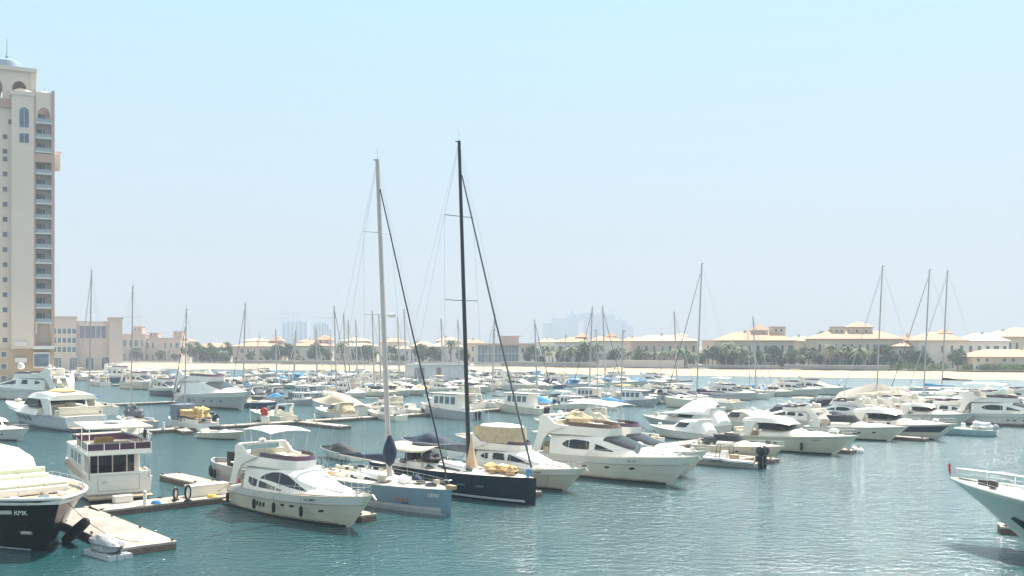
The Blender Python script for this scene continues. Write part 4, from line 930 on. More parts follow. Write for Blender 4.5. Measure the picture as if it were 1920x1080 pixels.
for a, tp, lab in ((530, 598, 'faint construction crane left of the wide hazy tower block'), (552, 588, 'faint construction crane above the wide hazy tower block'), (612, 596, 'faint construction crane right of the narrow hazy tower block')):
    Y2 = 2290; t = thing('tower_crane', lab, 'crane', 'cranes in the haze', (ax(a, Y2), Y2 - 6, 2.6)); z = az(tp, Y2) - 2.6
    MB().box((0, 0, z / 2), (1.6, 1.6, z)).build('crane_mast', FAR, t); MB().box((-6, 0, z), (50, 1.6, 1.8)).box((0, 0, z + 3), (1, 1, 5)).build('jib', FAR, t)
# ---- floating marina office
Y = 335; t = thing('floating_office', 'white and grey flat roofed office cabin standing on the water among the boats', 'building', None, (ax(816, Y), Y, 0)); s_ = Y / F
MB().box((0, 4, .3), (118 * s_, 12, .9)).build('float', CONC, t); MB().box((0, 5, 3.6), (112 * s_, 7, 5.8)).build('wall', mat('office_panel', (.6, .62, .64), .6), t); MB().box((0, 5, 6.65), (116 * s_, 8, .3)).build('roof', LGREY, t)
for a, w_ in ((-30, 18), (6, 8)): window(t, a * s_, 1, w_ * s_, 4.6, 1.48, gm=mat('office_shutter', (.2, .2, .23), .5), fm=LGREY)
# ---------------------------------------------------------------- pontoons
DV = Vector((cos(HD), sin(HD), 0)); NV = Vector((-sin(HD), cos(HD), 0))     # bow direction of the near rows and the line of the walkways
W1 = Vector((-33.5, 81.5, 0)); W2 = Vector((-55.5, 154.7, 0))
CLEAT = None
def dock(p, q, w_, lab, grp='floating pontoons', z=.5, name='pontoon', cleats=True, seg=3.0):
    d = (q - p); ln = d.length; t = thing(name, lab, 'pontoon', grp, (p.x, p.y, 0)); t.rotation_euler.z = atan2(d.y, d.x)
    sd_ = MB().box((ln / 2, 0, z / 2 - .18), (ln, w_ - .12, z + .1)).build('float_side', RUSTC, t)
    dk = MB(); n = max(1, int(ln / seg))
    for i in range(n): dk.box((ln * (i + .5) / n, 0, z - .04), (ln / n - .03, w_, .16))
    dk.build('deck', CONC, t)
    if cleats:
        for i in range(0, n + 1, 2):
            for s_ in (-1, 1):
                global CLEAT
                if CLEAT is None: o = MB().box((0, 0, .1), (.42, .09, .08)).box((0, 0, .05), (.14, .07, .1)).build('cleat', DARK, t); CLEAT = o
                else: o = CLEAT.copy(); C.objects.link(o); o.parent = t
                o.location = (min(ln - .4, .4 + ln * i / n), s_ * (w_ / 2 - .2), z + .04)
    return t
dock(W1 - NV * 1, W1 + NV * 150, 3.2, 'long nearest walkway pontoon running behind the front row of boats')
dock(Vector((-24.2, 66.4, 0)), W1 - NV * 2.5 - DV * 1 , 3.8, 'wide pontoon finger beside the black hulled yacht, nearest the camera')
dock(W1 - NV * 20 + Vector((0,0,0)), W1 - NV * 4.7, 3.2, 'short walkway pontoon behind the black hulled yacht')
dock(W1 + NV * 13 - DV * 16.5, W1 + NV * 13 - DV * 1.7, 2.2, 'pontoon finger pointing left behind the cream flybridge yacht')
for i, (px, py, lb, L_) in enumerate(((706, 976, 'finger pontoon end showing between the cream flybridge yacht and the grey sloop', 15), (1016, 932, 'finger pontoon end right of the black sloop bow', 14), (1462, 868, 'finger pontoon end behind the outboards of the white inflatable', 12), (1606, 851, 'finger pontoon end with white buoys right of the largest sport cruiser', 14), (1742, 828, 'reddish sided finger pontoon between the two striped sport cruisers', 14), (1880, 995, 'finger pontoon end under the white flared bow at lower right', 16))):
    g = gp(px, py) - NV * .7
    if i == 5: dock(g, g + NV * 0 + Vector((cos(radians(-20)), sin(radians(-20)), 0)) * 12, 2.0, lb)
    else: dock(g, g - DV * L_, 1.5, lb)
dock(W2 - NV * 12, W2 + NV * 62, 2.6, 'second walkway pontoon crossing the open water left of centre')
dock(W2 + NV * 62.2, W2 + NV * 205, 2.6, 'second walkway pontoon, its right stretch behind the middle row of boats')
g = gp(648, 805); dock(g, g - DV * 17, 2.2, 'finger pontoon pointing right into the open channel left of the pale mast')
g = gp(300, 812)
W3 = W2 - DV * 70; W4 = W2 - DV * 125; W5 = W2 - DV * 172; W6 = W2 - DV * 215
dock(W3 + NV * 20, W3 + NV * 230, 2.4, 'third walkway pontoon among the distant rows of boats', cleats=False)
dock(W4 + NV * 60, W4 + NV * 200, 2.4, 'fourth walkway pontoon among the distant rows of boats', cleats=False)
dock(W5 + NV * 60, W5 + NV * 170, 2.4, 'fifth walkway pontoon, farthest but one', cleats=False)
a, b = gp(1490, 738), gp(1608, 740); dock(a, b, 3, 'pale pontoon in the open water below the beach at right', cleats=False)
a, b = gp(1862, 797), gp(1990, 803); dock(a, b, 3, 'reddish pontoon at the right edge behind the white flybridge yacht', cleats=False)
# things standing on the walkway
def dbox(px, py, label, size=(2.2, .9, .8), m=WHITE, rz=None, name='dock_box', z=.54):
    g = gp(px, py, z); t = thing(name, label, 'box', None, (g.x, g.y, z)); t.rotation_euler.z = pi / 2 + HD if rz is None else rz
    MB().box((0, 0, size[2] / 2 - .04), (size[0], size[1], size[2] - .1)).build('body', m, t, bevel=.03); MB().box((0, 0, size[2] - .04), (size[0] + .08, size[1] + .08, .1)).build('lid', m, t, bevel=.03); return t
dbox(388, 928, 'long white dock box at the stern of the cream flybridge yacht', (3.6, 1.2, 1.0))
dbox(230, 942, 'low white dock box behind the twin deck motor yacht', (1.5, .7, .6))
for px, lb in ((329, 'smaller upright oval ring with black rim standing on the walkway'), (352, 'larger upright oval ring with black rim standing on the walkway')):
    g = gp(px, 938 if px < 340 else 940, .54); sc_ = .8 if px < 340 else 1.05; t = thing('fender_ring', lb, 'ring', None, (g.x, g.y, .54), radians(70))
    mb = MB().torus((0, 0, .72 * sc_), .42 * sc_, .1, 'Y', 18, 6); mb.v = [(x * .75, y, (z - .72 * sc_) * 1.35 + .72 * sc_) for x, y, z in mb.v]; mb.build('rim', RUBBER, t, True)
    mb = MB(); mb.lathe([(.33 * sc_, -.03), (.33 * sc_, .03)], (0, 0, 0), 16, 'Y'); mb.v = [(x * .75, y, z * 1.35 + .72 * sc_) for x, y, z in mb.v]; mb.build('white_face', WHITE, t)
    MB().box((0, 0, .05), (.5, .4, .14)).build('foot', DARK, t)
for px, py, lb in ((496, 793, 'red fire hydrant cabinet on a white post beside the channel'),):
    g = gp(px, py, .54); t = thing('fire_point', lb, 'fire point', None, (g.x, g.y, .54)); MB().box((0, 0, .6), (1.0, .8, 1.3)).build('post', WHITE, t, bevel=.05)
    MB().lathe([(.1, 0), (.55, .1), (.6, .5), (.5, 1.1), (.1, 1.3)], (0, 0, 1.2), 12).torus((0, -.5, 2.0), .5, .13, 'Y').build('red_drum', RED, t, True)
def pedestal(p, lab):
    t = thing('service_pedestal', lab, 'pedestal', 'power pedestals along the walkways', (p.x, p.y, .54)); MB().box((0, 0, .5), (.28, .22, 1.0), tx=.85).build('post', WHITE, t, bevel=.03); MB().lathe([(.17, 0), (.17, .1), (.05, .2)], (0, 0, 1), 10).build('lamp_cap', LGREY, t, True)
for i in range(6): pedestal(W1 + NV * (3 + 11 * i) + DV * 1.2, 'white service post on the nearest walkway, %s from its left end' % ordn(i + 1))
for i in range(9): pedestal(W2 + NV * (1 + 9 * i) + DV * 1.0, 'white service post on the second walkway, %s from its left end' % ordn(i + 1))
# ---------------------------------------------------------------- the front row
# cream flybridge yacht
t, S = fly_yacht('cream flybridge motor yacht with white windscreen cover and white bimini, nearest of the front row', 18.6, 5.0, CREAM, reg='5 F 380V', ports=((9.3, .66), (10.5, .66), (13.9, .6)))
put(t, 658, 989, S, HD); YL = t.location.copy()
fender_set(S, YL, HD, (.6, 5.6, 8.8, 12.4), -1, ['black fender at the stern quarter of the cream flybridge yacht', 'second black fender from the stern of the cream flybridge yacht', 'third black fender from the stern of the cream flybridge yacht', 'black fender nearest the bow of the cream flybridge yacht'])
# grey sloop
t, S = sail_yacht('grey blue racing sloop with pale tall mast and navy boom cover', 20, 5.4, STEELB, 1.9, 2.15, mast_x=11.55, mast_h=30.2, mast_m=mat('mast_pale', (.5, .45, .42), .45, .1, var=.08), mr=.25, boom=7.8, boomz=3.6, cov=NAVYC, foretop=.905, fore_m=NAVY, fr=.07, mrake=.62,
                  stripe=(('white_boot_stripe', .42, .5, LGREY), ('lower_topside', .3, .42, mat('gelcoat_pale_grey', (.35, .4, .42), .25, coat=.3))), spl=2.0, wheels=True, rake=.15)
S2 = S; put(t, 845, 968, S, HD)
a, b = S.p(14.9, -.62, .02), S.p(15.9, -.62, .02); text_on('RED BOX', .34, RED, t, S.p(15.4, -.64, .02), b - a, (0, 0, 1)); text_on('SAILING', .22, NAVY, t, S.p(15.7, -.55, .02), b - a, (0, 0, 1))
a, b = S.p(17.8, -.8, .02), S.p(18.8, -.8, .02); text_on('.LEXU', .42, WHITE, t, S.p(18.5, -.82, .02), b - a, (0, 0, 1))
um = MB(); um.lathe([(.03, 0), (.35, .5), (.55, 1.5), (.6, 2.1), (.42, 3.0), (.2, 3.9), (.12, 4.1)], (0, 0, 0), 12); um.v = [(x * (1 + .08 * sin(5 * z)), y, z) for x, y, z in um.v]
o = um.build('rolled_sail_bag', NAVYC, t, True); o.location = (11.9, -.25, 3.3); o.scale = (1.05, 1.05, .66)
bs_ = MB().box((19.9, 0, 2.35), (.9, .5, .35)); bs_.build('bow_roller', TANV, t, bevel=.05)
rd = MB().lathe([(.1, 0), (.42, .06), (.42, .3), (.1, .36)], (12.0, -.1, 16.2), 12); rd.build('mast_radar', WHITE, t, True)
for x, y in ((13, .6), (14.3, -.5), (12.2, -1.2), (9.2, 1.6)): MB().blob((x, y, 2.35), (.7, .35, .28), int(x * 10), .3, flat=-.2).build('sail_bag', WHITEC if x > 12.5 else BEIGEC, t, True)
gear(t, [(8.2, 1.9, 2.1), (9.0, -1.9, 2.1), (7.2, -.6, 2.7), (6.0, .8, 2.6), (12.8, -1.0, 2.2), (13.6, .9, 2.3), (15.0, .3, 2.4), (16.6, -.3, 2.4), (5.0, -1.9, 2.2), (3.0, 1.6, 2.2), (10.0, .2, 2.7), (17.8, .2, 2.4), (2.2, -1.4, 2.2)], 77, .36, .65)
# black sloop
t, S = sail_yacht('black hulled racing sloop with the tallest black mast and tan sail cone on deck', 21.5, 5.6, NAVY, 2.1, 2.35, mast_x=12.6, mast_h=32.9, mast_m=CARB, mr=.22, boom=8.6, boomz=3.9, cov=GREYC, foretop=.895, fore_m=mat('furled_grey', (.1, .11, .12), .7), fr=.09, mrake=.44,
                  stripe=(('boot_stripe', .36, .42, LGREY),), spl=2.3, rake=.12)
put(t, 1004, 948, S, HD)
co_ = MB().lathe([(.78, 0), (.6, .6), (.36, 1.5), (.18, 2.4), (.03, 3.3)], (13.3, -.3, 2.3), 8, sx=.8); co_.build('tan_sail_cone', ORANGEC if False else mat('tan_sail_cloth', (.6, .43, .28), .85, bump=.6, bsc=2), t, True)
for k, (x, y) in enumerate(((15.4, .2), (16.6, -.3), (17.6, .3), (18.4, -.1))): MB().blob((x, y, 2.75), (.75, .5, .32), 40 + k, .35, flat=-.25).build('ochre_sail_bundle', ORANGEC, t, True)
MB().box((20.5, 0, 2.75), (.35, .35, .7)).build('blue_tube', BLUEC, t, bevel=.05)
aw = MB(); aw.grid([[(2.0 + 6.5 * i / 6, -2.0 + 4 * j / 6, 3.7 + .45 * (1 - (j / 3 - 1) ** 2) * 1 - .25 * sin(pi * i / 6)) for j in range(7)] for i in range(7)]); o = aw.build('cockpit_awning', BEIGEC, t, True); md = o.modifiers.new('Solid', 'SOLIDIFY'); md.thickness = .04
a, b = S.p(18, -.8, .02), S.p(19, -.8, .02); text_on('NAUTOR', .26, LGREY, t, S.p(19.3, -.82, .02), b - a, (0, 0, 1)) if False else None
for x in (13.5, 15.6): S.strip(MB(), [(x, .66, .72), (x + .9, .66, .72)], -1, .015, 1).build('hull_window', GLASSB, t)
gear(t, [(8.0, 1.9, 2.3), (9.0, -1.9, 2.3), (7.2, -.6, 2.9), (6.0, 1.0, 2.8), (13.8, -1.0, 2.4), (14.4, 1.3, 2.5), (10.4, -1.6, 2.4), (5.0, -1.9, 2.4), (3.0, 1.6, 2.4), (10.8, 1.2, 2.6), (2.2, -1.4, 2.4), (16.0, 1.2, 2.5)], 79, .42, .8)
for x_ in (5.6, 8.4): MB().blob((x_, -1.2, 3.1), (1.0, .7, .55), int(x_ * 5), .3, 14, 9, -.4).build('covered_winch_pod', BLACKC, t, True)
# tan enclosed yacht
t, S = fly_yacht('cream motor yacht with tan canvas box enclosure on its flybridge, right of the black sloop', 16, 4.7, CREAM, canopy=None, enclosure=TANC, reg='AS TEEN', win='long', slits=False, ports=((12.6, .62),), cover=True)
put(t, 1062, 920, S, HD)
# large eye window yacht
t, S = fly_yacht('largest cream flybridge yacht with eye shaped dark side window and three hull portholes', 21, 5.8, IVORY, canopy=None, win='eye', reg='37 TM', slits=False, ports=((7.6, .66), (10.2, .66), (12.8, .66)), band=mat('brown_acrylic', (.12, .07, .05), .2), cover=False)
put(t, 1258, 909, S, HD); MB().blob((5.0, .3, 5.9), (1.6, 1.2, .6), 9, .25).build('folded_canopy', TANC, t, True)
lg = MB().tube([(15.0, -1.9, 3.1), (15.5, -1.9, 4.1)], .28, 10); lg.build('rolled_cushion', GREYC if False else LGREY, t, True)
t, S = fly_yacht('white flybridge yacht with pale hardtop mostly hidden behind the eye windowed yacht', 19.5, 5.2, IVORY, canopy='long', win='long', slits=False, cover=False)
put(t, 1284, 892, S, HD)
# white flybridge with flag behind
t, S = fly_yacht('white flybridge yacht flying a red flag astern of the eye windowed yacht', 15, 4.6, WHITE, canopy='long', win='long', slits=False, flag=RED)
put(t, 1020, 812, S, HB)
# inflatable with outboards
def rib(px, py):
    t = thing('inflatable_boat', 'white inflatable boat with twin dark outboards and steering frame, stern towards the camera', 'inflatable boat')
    L = 9.5; P = [(.2, 1.2, .62), (3, 1.3, .66), (6, 1.2, .78), (8, .8, .98), (9.1, .3, 1.15), (9.4, 0, 1.2)]
    pts = [(x, -y, z) for x, y, z in P] + [(x, y, z) for x, y, z in P[::-1][1:]]
    MB().tube(pts, .3, 10).build('inflated_tube', mat('hypalon_pale_grey', (.62, .62, .6), .6), t, True)
    S = hull_surf(9.2, 2.3, .6, 1.0, rake=1.5, c=.3); S.skin(MB(), 14, 10).build('hull', WHITE, t, True)
    MB().tube([(x, y * 1.22, z - .05) for x, y, z in pts], .05, 6).build('rubbing_strake', DARK, t, True)
    MB().prism([(.3, -1.0), (7.6, -.7), (7.6, .7), (.3, 1.0)], .45, .52).build('floor', TEAK, t)
    MB().box((4.2, 0, 1.1), (.9, .8, 1.2), tx=.7).build('console', WHITE, t, bevel=.06); MB().box((3.0, 0, .95), (.8, .9, .8)).build('helm_seat', TANV, t, bevel=.08); MB().box((1.2, 0, .85), (.6, 1.6, .6)).build('stern_bench', TANV, t, bevel=.08)
    fr = MB()
    for y in (-.6, .6): fr.tube([(3.3, y, .6), (3.4, y, 2.3), (4.9, y * .9, 2.35), (5.1, y, .6)], .04, 5)
    fr.tube([(3.4, -.6, 2.3), (3.4, .6, 2.3)], .04, 5).tube([(4.9, -.55, 2.35), (4.9, .55, 2.35)], .04, 5); fr.build('steering_frame', DARK, t, True)
    text_on('Capelli', .55, NAVY, t, (4.6, 1.62, .72), (-1, 0, 0), (0, 0, 1))
    for y in (-.45, .45): outboard(t, .1, y * 1.15, .85, 1.75, NAVY if y > 0 else None)
    MB().blob((8.2, 0, 1.35), (.45, .45, .2), 3, .2).build('orange_fender', ORANGE, t, True)
    g = gp(px, py); hd = HB + radians(12); t.location = g; t.rotation_euler.z = hd
rib(1425, 878)
t, S = cruiser('small cream sport cruiser with blank sides behind the white inflatable', 12.5, 3.8, CREAM, reg='AJ 7708', ports=2, arch=False); put(t, 1442, 862, S, HD)
MB().blob((2.2, 0, 1.9), (1.6, 1.1, .6), 12, .3, flat=-.3).build('bundled_cover', GREYC, t, True)
t, S = cruiser('largest cream sport cruiser with long foredeck and dark fender amidships', 18, 4.9, CREAM, reg='33 JK 01', ports=1, arch=False, hard=True, cover=None); put(t, 1566, 853, S, HD)
fender_set(S, t.location.copy(), HD, (11.6,), -1, ['tall black fender hanging amidships on the largest sport cruiser'], size=1.25)
# white tented boat, far side of the walkway
t, S = cruiser('grey white cruiser under a steep bright white canvas tent left of the sport cruisers', 16, 4.8, LGREY, ports=2, cover=WHITEC, arch=True); put(t, 1230, 806, S, HB)
aw = MB(); aw.grid([[(1 + 9.5 * i / 8, -2.3 + 4.6 * j / 8, 3.0 + 2.4 * (1 - abs(j / 4 - 1)) * sin(pi * min(1, .25 + i / 9)) ) for j in range(9)] for i in range(9)]); o = aw.build('tent_awning', WHITEC, t, True); md = o.modifiers.new('Solid', 'SOLIDIFY'); md.thickness = .05
fa = [('white cruiser under a pale canvas cover right of the tented boat', 13, IVORY, BEIGEC, 1330, 800), ('sport cruiser with a black soft top in the middle of the right hand group', 15, WHITE, BLACKC, 1478, 778), ('dark glazed sport cruiser with navy cockpit cover behind the largest sport cruiser', 14, WHITE, NAVYC, 1410, 790)]
for lb, L_, hm, cv, px, py in fa:
    t, S = cruiser(lb, L_, L_ * .29, hm, cover=cv, arch=cv is not BEIGEC); put(t, px, py, S, HB)
t, S = cruiser('white sport cruiser with a dark window slot along its hull, in the right front row', 15.5, 4.4, IVORY, slot=True, ports=0, top=None, cover=None); put(t, 1668, 827, S, HD)
MB().blob((2.6, 0, 2.3), (1.7, 1.3, .9), 22, .3, flat=-.5).build('bundled_cover', BEIGEC, t, True)
t, S = cruiser('cream hardtop cruiser with broad dark blue hull band, near the front row right end', 17.5, 4.8, IVORY, band=mat('navy_band', (.03, .05, .1), .2, coat=.3), hard=True, ports=0); put(t, 1757, 825, S, HD)
t, S = runabout('pale blue open motorboat with two covered outboards at the right end of the front row', 9, 2.8, PBLUE, cover=None, motors=2, top=None, mcol=LGREY); t.rotation_euler.z = HB + radians(25); g = gp(1862, 818); t.location = g
MB().blob((1.6, 0, 1.4), (1.4, 1.1, .7), 31, .3, flat=-.5).build('white_engine_cover', WHITEC, t, True)
t, S = cruiser('white sport cruiser with red lettering moored behind the blue banded cruiser', 14, 4.3, WHITE, hard=True); put(t, 1800, 796, S, HD)
t, S = fly_yacht('white flybridge yacht at the right edge with slim dark side window', 19, 5.3, WHITE, canopy='long', win='eye', slits=False, cover=False, ports=((9, .6), (10, .6), (11.5, .6))); put(t, 1985, 803, S, HD)
t, S = fly_yacht('white flybridge yacht with small white top right of the tan tented sailing yacht', 15, 4.5, WHITE, canopy='long', win='long', slits=False); put(t, 1702, 786, S, HB)
t, S = fly_yacht('white flybridge yacht without canopy beyond the right hand group', 15, 4.5, WHITE, canopy=None, win='long', slits=False); put(t, 1790, 764, S, HB)
t, S = cruiser('sport cruiser with sand coloured top beyond the right hand group', 12, 3.8, WHITE, top=BEIGEC); put(t, 1846, 775, S, HB)
t, S = cruiser('sport cruiser with black cover just inside the right edge', 12, 3.8, WHITE, cover=BLACKC); put(t, 1912, 768, S, HB)
for i, (px, py, lb) in enumerate(((1602, 846, 'left white ball buoy off the bow of the largest sport cruiser'), (1614, 849, 'right white ball buoy off the bow of the largest sport cruiser'))):
    g = gp(px, py); b_ = MB().blob((0, 0, 0), (.42, .42, .42), 1, 0).tube([(0, 0, .38), (0, 0, .55)], .06, 5).build('buoy', WHITE, None, True); b_.location = (g.x, g.y, .2); tag(b_, lb, 'buoy', 'white ball buoys')
# big flared white bow at lower right
t = thing('motor_yacht', 'large white yacht bow with flared hull and small red flag entering at lower right', 'motor yacht')
S = hull_surf(27, 7, 2.8, 4.3, rake=6.2, flare=.6, fd=3.0, fw=1.5, c=.2, tr=.9, sp=1.5, hp=1.7); S.skin(MB(), 34, 24).build('hull', mat('gelcoat_sea_white', (.62, .66, .62), .15, var=.05, sc_=.3, coat=.5), t, True, ang=60)
dk = MB(); deck_mesh(S, dk, .3, 26.8, drop=.12).build('deck', WHITE, t, True)
rm = MB()
for s_ in (-1, 1): S.line(rm, [(27 * i / 40, 1) for i in range(41)], s_, .09, 0)
rm.build('rail_cap', WHITE, t, True)
bw = MB()
for s_ in (-1, 1): S.strip(bw, [(27 * i / 40, .93, 1) for i in range(41)], s_, .03, 1)
bw.build('bulwark', WHITE, t, True)
hd = radians(125); g = gp(1946, 1036); t.location = g - Vector((cos(hd), sin(hd), 0)) * S.bow; t.rotation_euler.z = hd
rail(t, S, 15, 26.6, .75, .2, 7, .022)
S.strip(MB(), [(23.4, .34, .6), (24.2, .33, .66), (25.0, .38, .62)], 1, .03, 3).build('anchor_pocket', NAVY, t, True)
S.disc(MB(), 22.3, .72, .3, .02, 1, .03).build('fairlead', STEEL, t)
an = MB().box((24.4, 0, 4.25), (.9, .5, .4)).box((23.5, .6, 4.3), (.5, .4, .5)).tube([(24.6, 0, 4.2), (26.4, 0, 4.35)], .06, 5); an.build('windlass', DARK, t, bevel=.05)
MB().tube([(26.9, 0, 4.3), (27.3, 0, 5.3)], .03, 5).build('jackstaff', STEEL, t); fl = MB(); fl.grid([[(27.2 - .05 - .02 * j + .04 * sin(j), .06 * sin(j * 1.7 + i * .4), 5.3 - .11 * i) for j in range(6)] for i in range(8)]); fl.build('flag', RED, t, True)
K = cab_surf([(3, 2.9, 2.4, 3, 6), (12, 2.8, 2.2, 3.2, 6.2), (16, 2.2, 1.5, 3.6, 4.6), (18.5, 1.2, .8, 3.9, 4.3)], .2); cab_skin(K, MB(), 18, 3).build('deckhouse', WHITE, t, True); MB().box((20.3, .3, 4.35), (2.2, 1.6, .3)).build('sun_pad', mat('pale_blue_vinyl', (.5, .6, .75), .5), t, bevel=.08)
MB().blob((18.4, 1.6, 4.4), (.8, .4, .3), 5, .2).build('orange_life_raft', ORANGE, t, True)
# black hulled yacht at lower left
t = thing('motor_yacht', 'black hulled motor yacht with rounded bow and pale green sun pads at lower left', 'motor yacht')
L_ = 31; S = hull_surf(L_, 10, 3.1, 3.8, rake=2.4, flare=.8, fd=4.2, fw=2.6, c=.2, tr=.9, sp=1.6, hp=1.35); S.skin(MB(), 40, 24).build('hull', BLACKH, t, True, ang=60)
deck_mesh(S, MB(), .3, L_ - .15, drop=.35, inset=.12).build('deck', TEAK, t, True)
rm = MB()
for s_ in (-1, 1): S.line(rm, [(L_ * i / 50, 1) for i in range(51)], s_, .12, 0, 8)
rm.build('rail_cap', WHITE, t, True)
ib = MB()
for s_ in (-1, 1): ib.grid([[Vector((S.f(L_ * i / 40, 1).x * .998, s_ * max(.0, S.f(L_ * i / 40, 1).y - .13), S.f(L_ * i / 40, 1).z + dz)) for dz in (.0, -.4)] for i in range(41)])
ib.build('inner_bulwark', WHITE, t, True)
st = MB(); S.strip(st, [(L_ * i / 30, .205, .225) for i in range(30)], -1, .015, 1); st.build('boot_stripe', LGREY, t, True)
for x, k in ((25.7, 0), (27.3, 1)): S.strip(MB(), [(x, .76, .82), (x + 1.3, .77, .83)], -1, .03, 1).build('hull_window', WHITE, t)
a, b = S.p(28.9, -.8, .03), S.p(29.4, -.8, .03); text_on('RMK', .5, WHITE, t, S.p(29.2, -.8, .06), b - a, (0, 0, 1))
S.strip(MB(), [(29.0, .48, .6), (29.8, .48, .6)], -1, .03, 1).build('anchor_pocket', GLASS, t); S.line(MB(), [(29.2, .48), (29.9, .48)], -1, .12, .05).build('anchor', ALUD, t)
hd = radians(-45); tip = Vector((-29.6, 65.3, 0)); t.location = tip - Vector((cos(hd), sin(hd), 0)) * L_; t.rotation_euler.z = hd
K = cab_surf([(2, 3.7, 3.3, 2.8, 5.9), (15, 3.7, 3.1, 2.9, 5.9), (17.6, 3.5, 2.9, 3.0, 5.6), (19.2, 3.3, 2.7, 3.1, 4.5), (19.6, 3.3, 2.7, 3.1, 3.9)], .2); cab_skin(K, MB(), 20, 3).build('deckhouse', WHITE, t, True, ang=50)
ws = MB(); ws.grid([[K.p(x, v, .05) for v in (-.42, -.2, 0, .2, .42)] for x in (17.7, 18.4, 19.1)]); ws.build('windscreen_cover', WHITEC, t, True)
for y in (-1.9, 0, 1.9): K.strip(MB(), [(17.65, abs(y) / 9 if y else .01, abs(y) / 9 + .02), (19.15, abs(y) / 9 if y else .01, abs(y) / 9 + .02)], 1 if y > 0 else -1, .08, 1).build('windscreen_post', LGREY, t)
MB().box((21.1, 0, 3.75), (2.6, 6.0, .55)).build('seat_base', WHITE, t, bevel=.1)
for i in range(3): MB().box((20.5, -2.0 + 2.0 * i, 4.15), (1.0, 1.9, .3)).build('seat_cushion', PADG, t, bevel=.1)
MB().box((19.95, 0, 4.35), (.35, 6.0, .7)).build('seat_back', PADG, t, bevel=.12)
MB().box((24.3, 0, 3.7), (2.8, 5.2, .55)).build('sun_pad_base', WHITE, t, bevel=.12)
for i in range(3): MB().box((24.3, -1.7 + 1.7 * i, 4.08), (2.6, 1.65, .24)).build('sun_pad', PADG, t, bevel=.09)
MB().box((22.7, 0, 3.6), (.9, 2.2, .6)).build('table_covered', TANV, t, bevel=.06)
rail(t, S, 15, 30.6, .5, .25, 9, .025, mid=False)
wl = MB()
wl.lathe([(.4, 0), (.3, .3), (.4, .5)], (28.0, 0, 3.45), 12)
wl.build('windlass', STEEL, t, True)
pn_ = MB()
for y in (-2.6, 2.6): pn_.box((27.3, y * .6, 3.5), (.9, .5, .3))
pn_.build('deck_locker', WHITE, t, bevel=.05)
BLK = t
# jetski dock with silver cover, beside the finger
g = gp(190, 1048); t = thing('covered_jet_ski', 'silver covered jet ski on a small white floating dock under the black bow', 'jet ski'); t.location = (g.x, g.y + 1.0, 0); t.rotation_euler.z = radians(-42)
dk = MB()
for i in range(7):
    for j in range(3): dk.box((-1.5 + .52 * i, -.55 + .55 * j, .12), (.48, .5, .36), tx=.9, ty=.9)
dk.build('float_cubes', LGREY, t); MB().blob((-.2, 0, .75), (1.75, .7, .62), 17, .2, 18, 12, -.4).build('silver_cover', mat('silver_fabric', (.4, .4, .42), .35, .3, bump=.9, bsc=3, dist=.12), t, True)
MB().tube([(1.5, 0, .5), (2.2, -.1, .9)], .05, 5).build('handle', DARK, t)
f_ = MB().lathe([(.1, -1.6), (.34, -1.3), (.4, 0), (.34, 1.3), (.1, 1.6)], (0, 0, 0), 12); o = f_.build('long_fender', RUBBER, None, True); tag(o, 'large black sausage fender between the black bow and the wide finger', 'fender', 'fenders hung along boat sides'); g = gp(142, 1020); o.location = (g.x, g.y, .9); o.rotation_euler = (radians(55), 0, radians(60))
# twin deck motor yacht, stern to the walkway
t = thing('motor_yacht', 'white twin deck motor yacht with purple flybridge panels, stern to the walkway at left', 'motor yacht')
L_ = 21; S = hull_surf(L_, 6.2, 1.9, 2.9, rake=2.5, flare=.9, fd=2.6, c=.28, tr=.94); S.skin(MB(), 24, 16).build('hull', WHITE, t, True); deck_mesh(S, MB(), 0, L_ * .99, drop=.1).build('deck', TEAK, t, True)
MB().box((3.2, 0, 1.95), (.01, .01, .01)).build('pin', WHITE, t) if False else None
MB().box((-.1, 0, 1.5), (.25, 5.4, 1.9)).box((1.2, 2.65, 2.05), (2.6, .18, .9)).box((1.2, -2.65, 2.05), (2.6, .18, .9)).build('stern_bulwark', WHITE, t, bevel=.06)
MB().box((9, 0, 3.0), (11.5, 4.9, 2.3), tx=.93).build('saloon', WHITE, t, bevel=.08); MB().box((3.2, 0, 2.9), (.1, 3.8, 1.7)).build('saloon_glass', GLASS, t)
for y in (-1.25, 0, 1.25): MB().box((3.12, y, 2.9), (.06, .1, 1.75)).build('door_post', WHITE, t)
MB().box((6.0, 0, 4.15), (13.5, 5.5, .22)).build('upper_deck', WHITE, t, bevel=.05)
fb = MB(); P = [(-.7, -2.65), (-.7, 2.65), (6, 2.7), (9.5, 2.3), (9.5, -2.3), (6, -2.7), (-.7, -2.65)]
fb.grid([[(x, y, 4.26), (x, y, 4.5)] for x, y in P]); fb.build('deck_edge', WHITE, t)
pn = MB(); pn.grid([[(x * .99 + .03, y * .985, 4.5), (x * .99 + .03, y * .985, 5.05)] for x, y in P]); o = pn.build('purple_panel', PURP, t); md = o.modifiers.new('Solid', 'SOLIDIFY'); md.thickness = .04
ps = MB()
for x, y in [(-.7, -2.68), (-.7, -1.3), (-.7, 0), (-.7, 1.3), (-.7, 2.68), (2.5, 2.72), (2.5, -2.72), (5.5, 2.72), (5.5, -2.72)]: ps.tube([(x, y, 4.2), (x, y, 5.12)], .035, 5)
for y in (-2.5, 2.5): ps.tube([(-.6, y, 1.9), (-.6, y, 6.4)], .05, 6).tube([(4, y, 4.2), (4, y, 6.4)], .05, 6)
ps.tube([(-.7, -2.68, 5.1), (-.7, 2.68, 5.1)], .035, 5); ps.build('posts', STEEL, t, True)
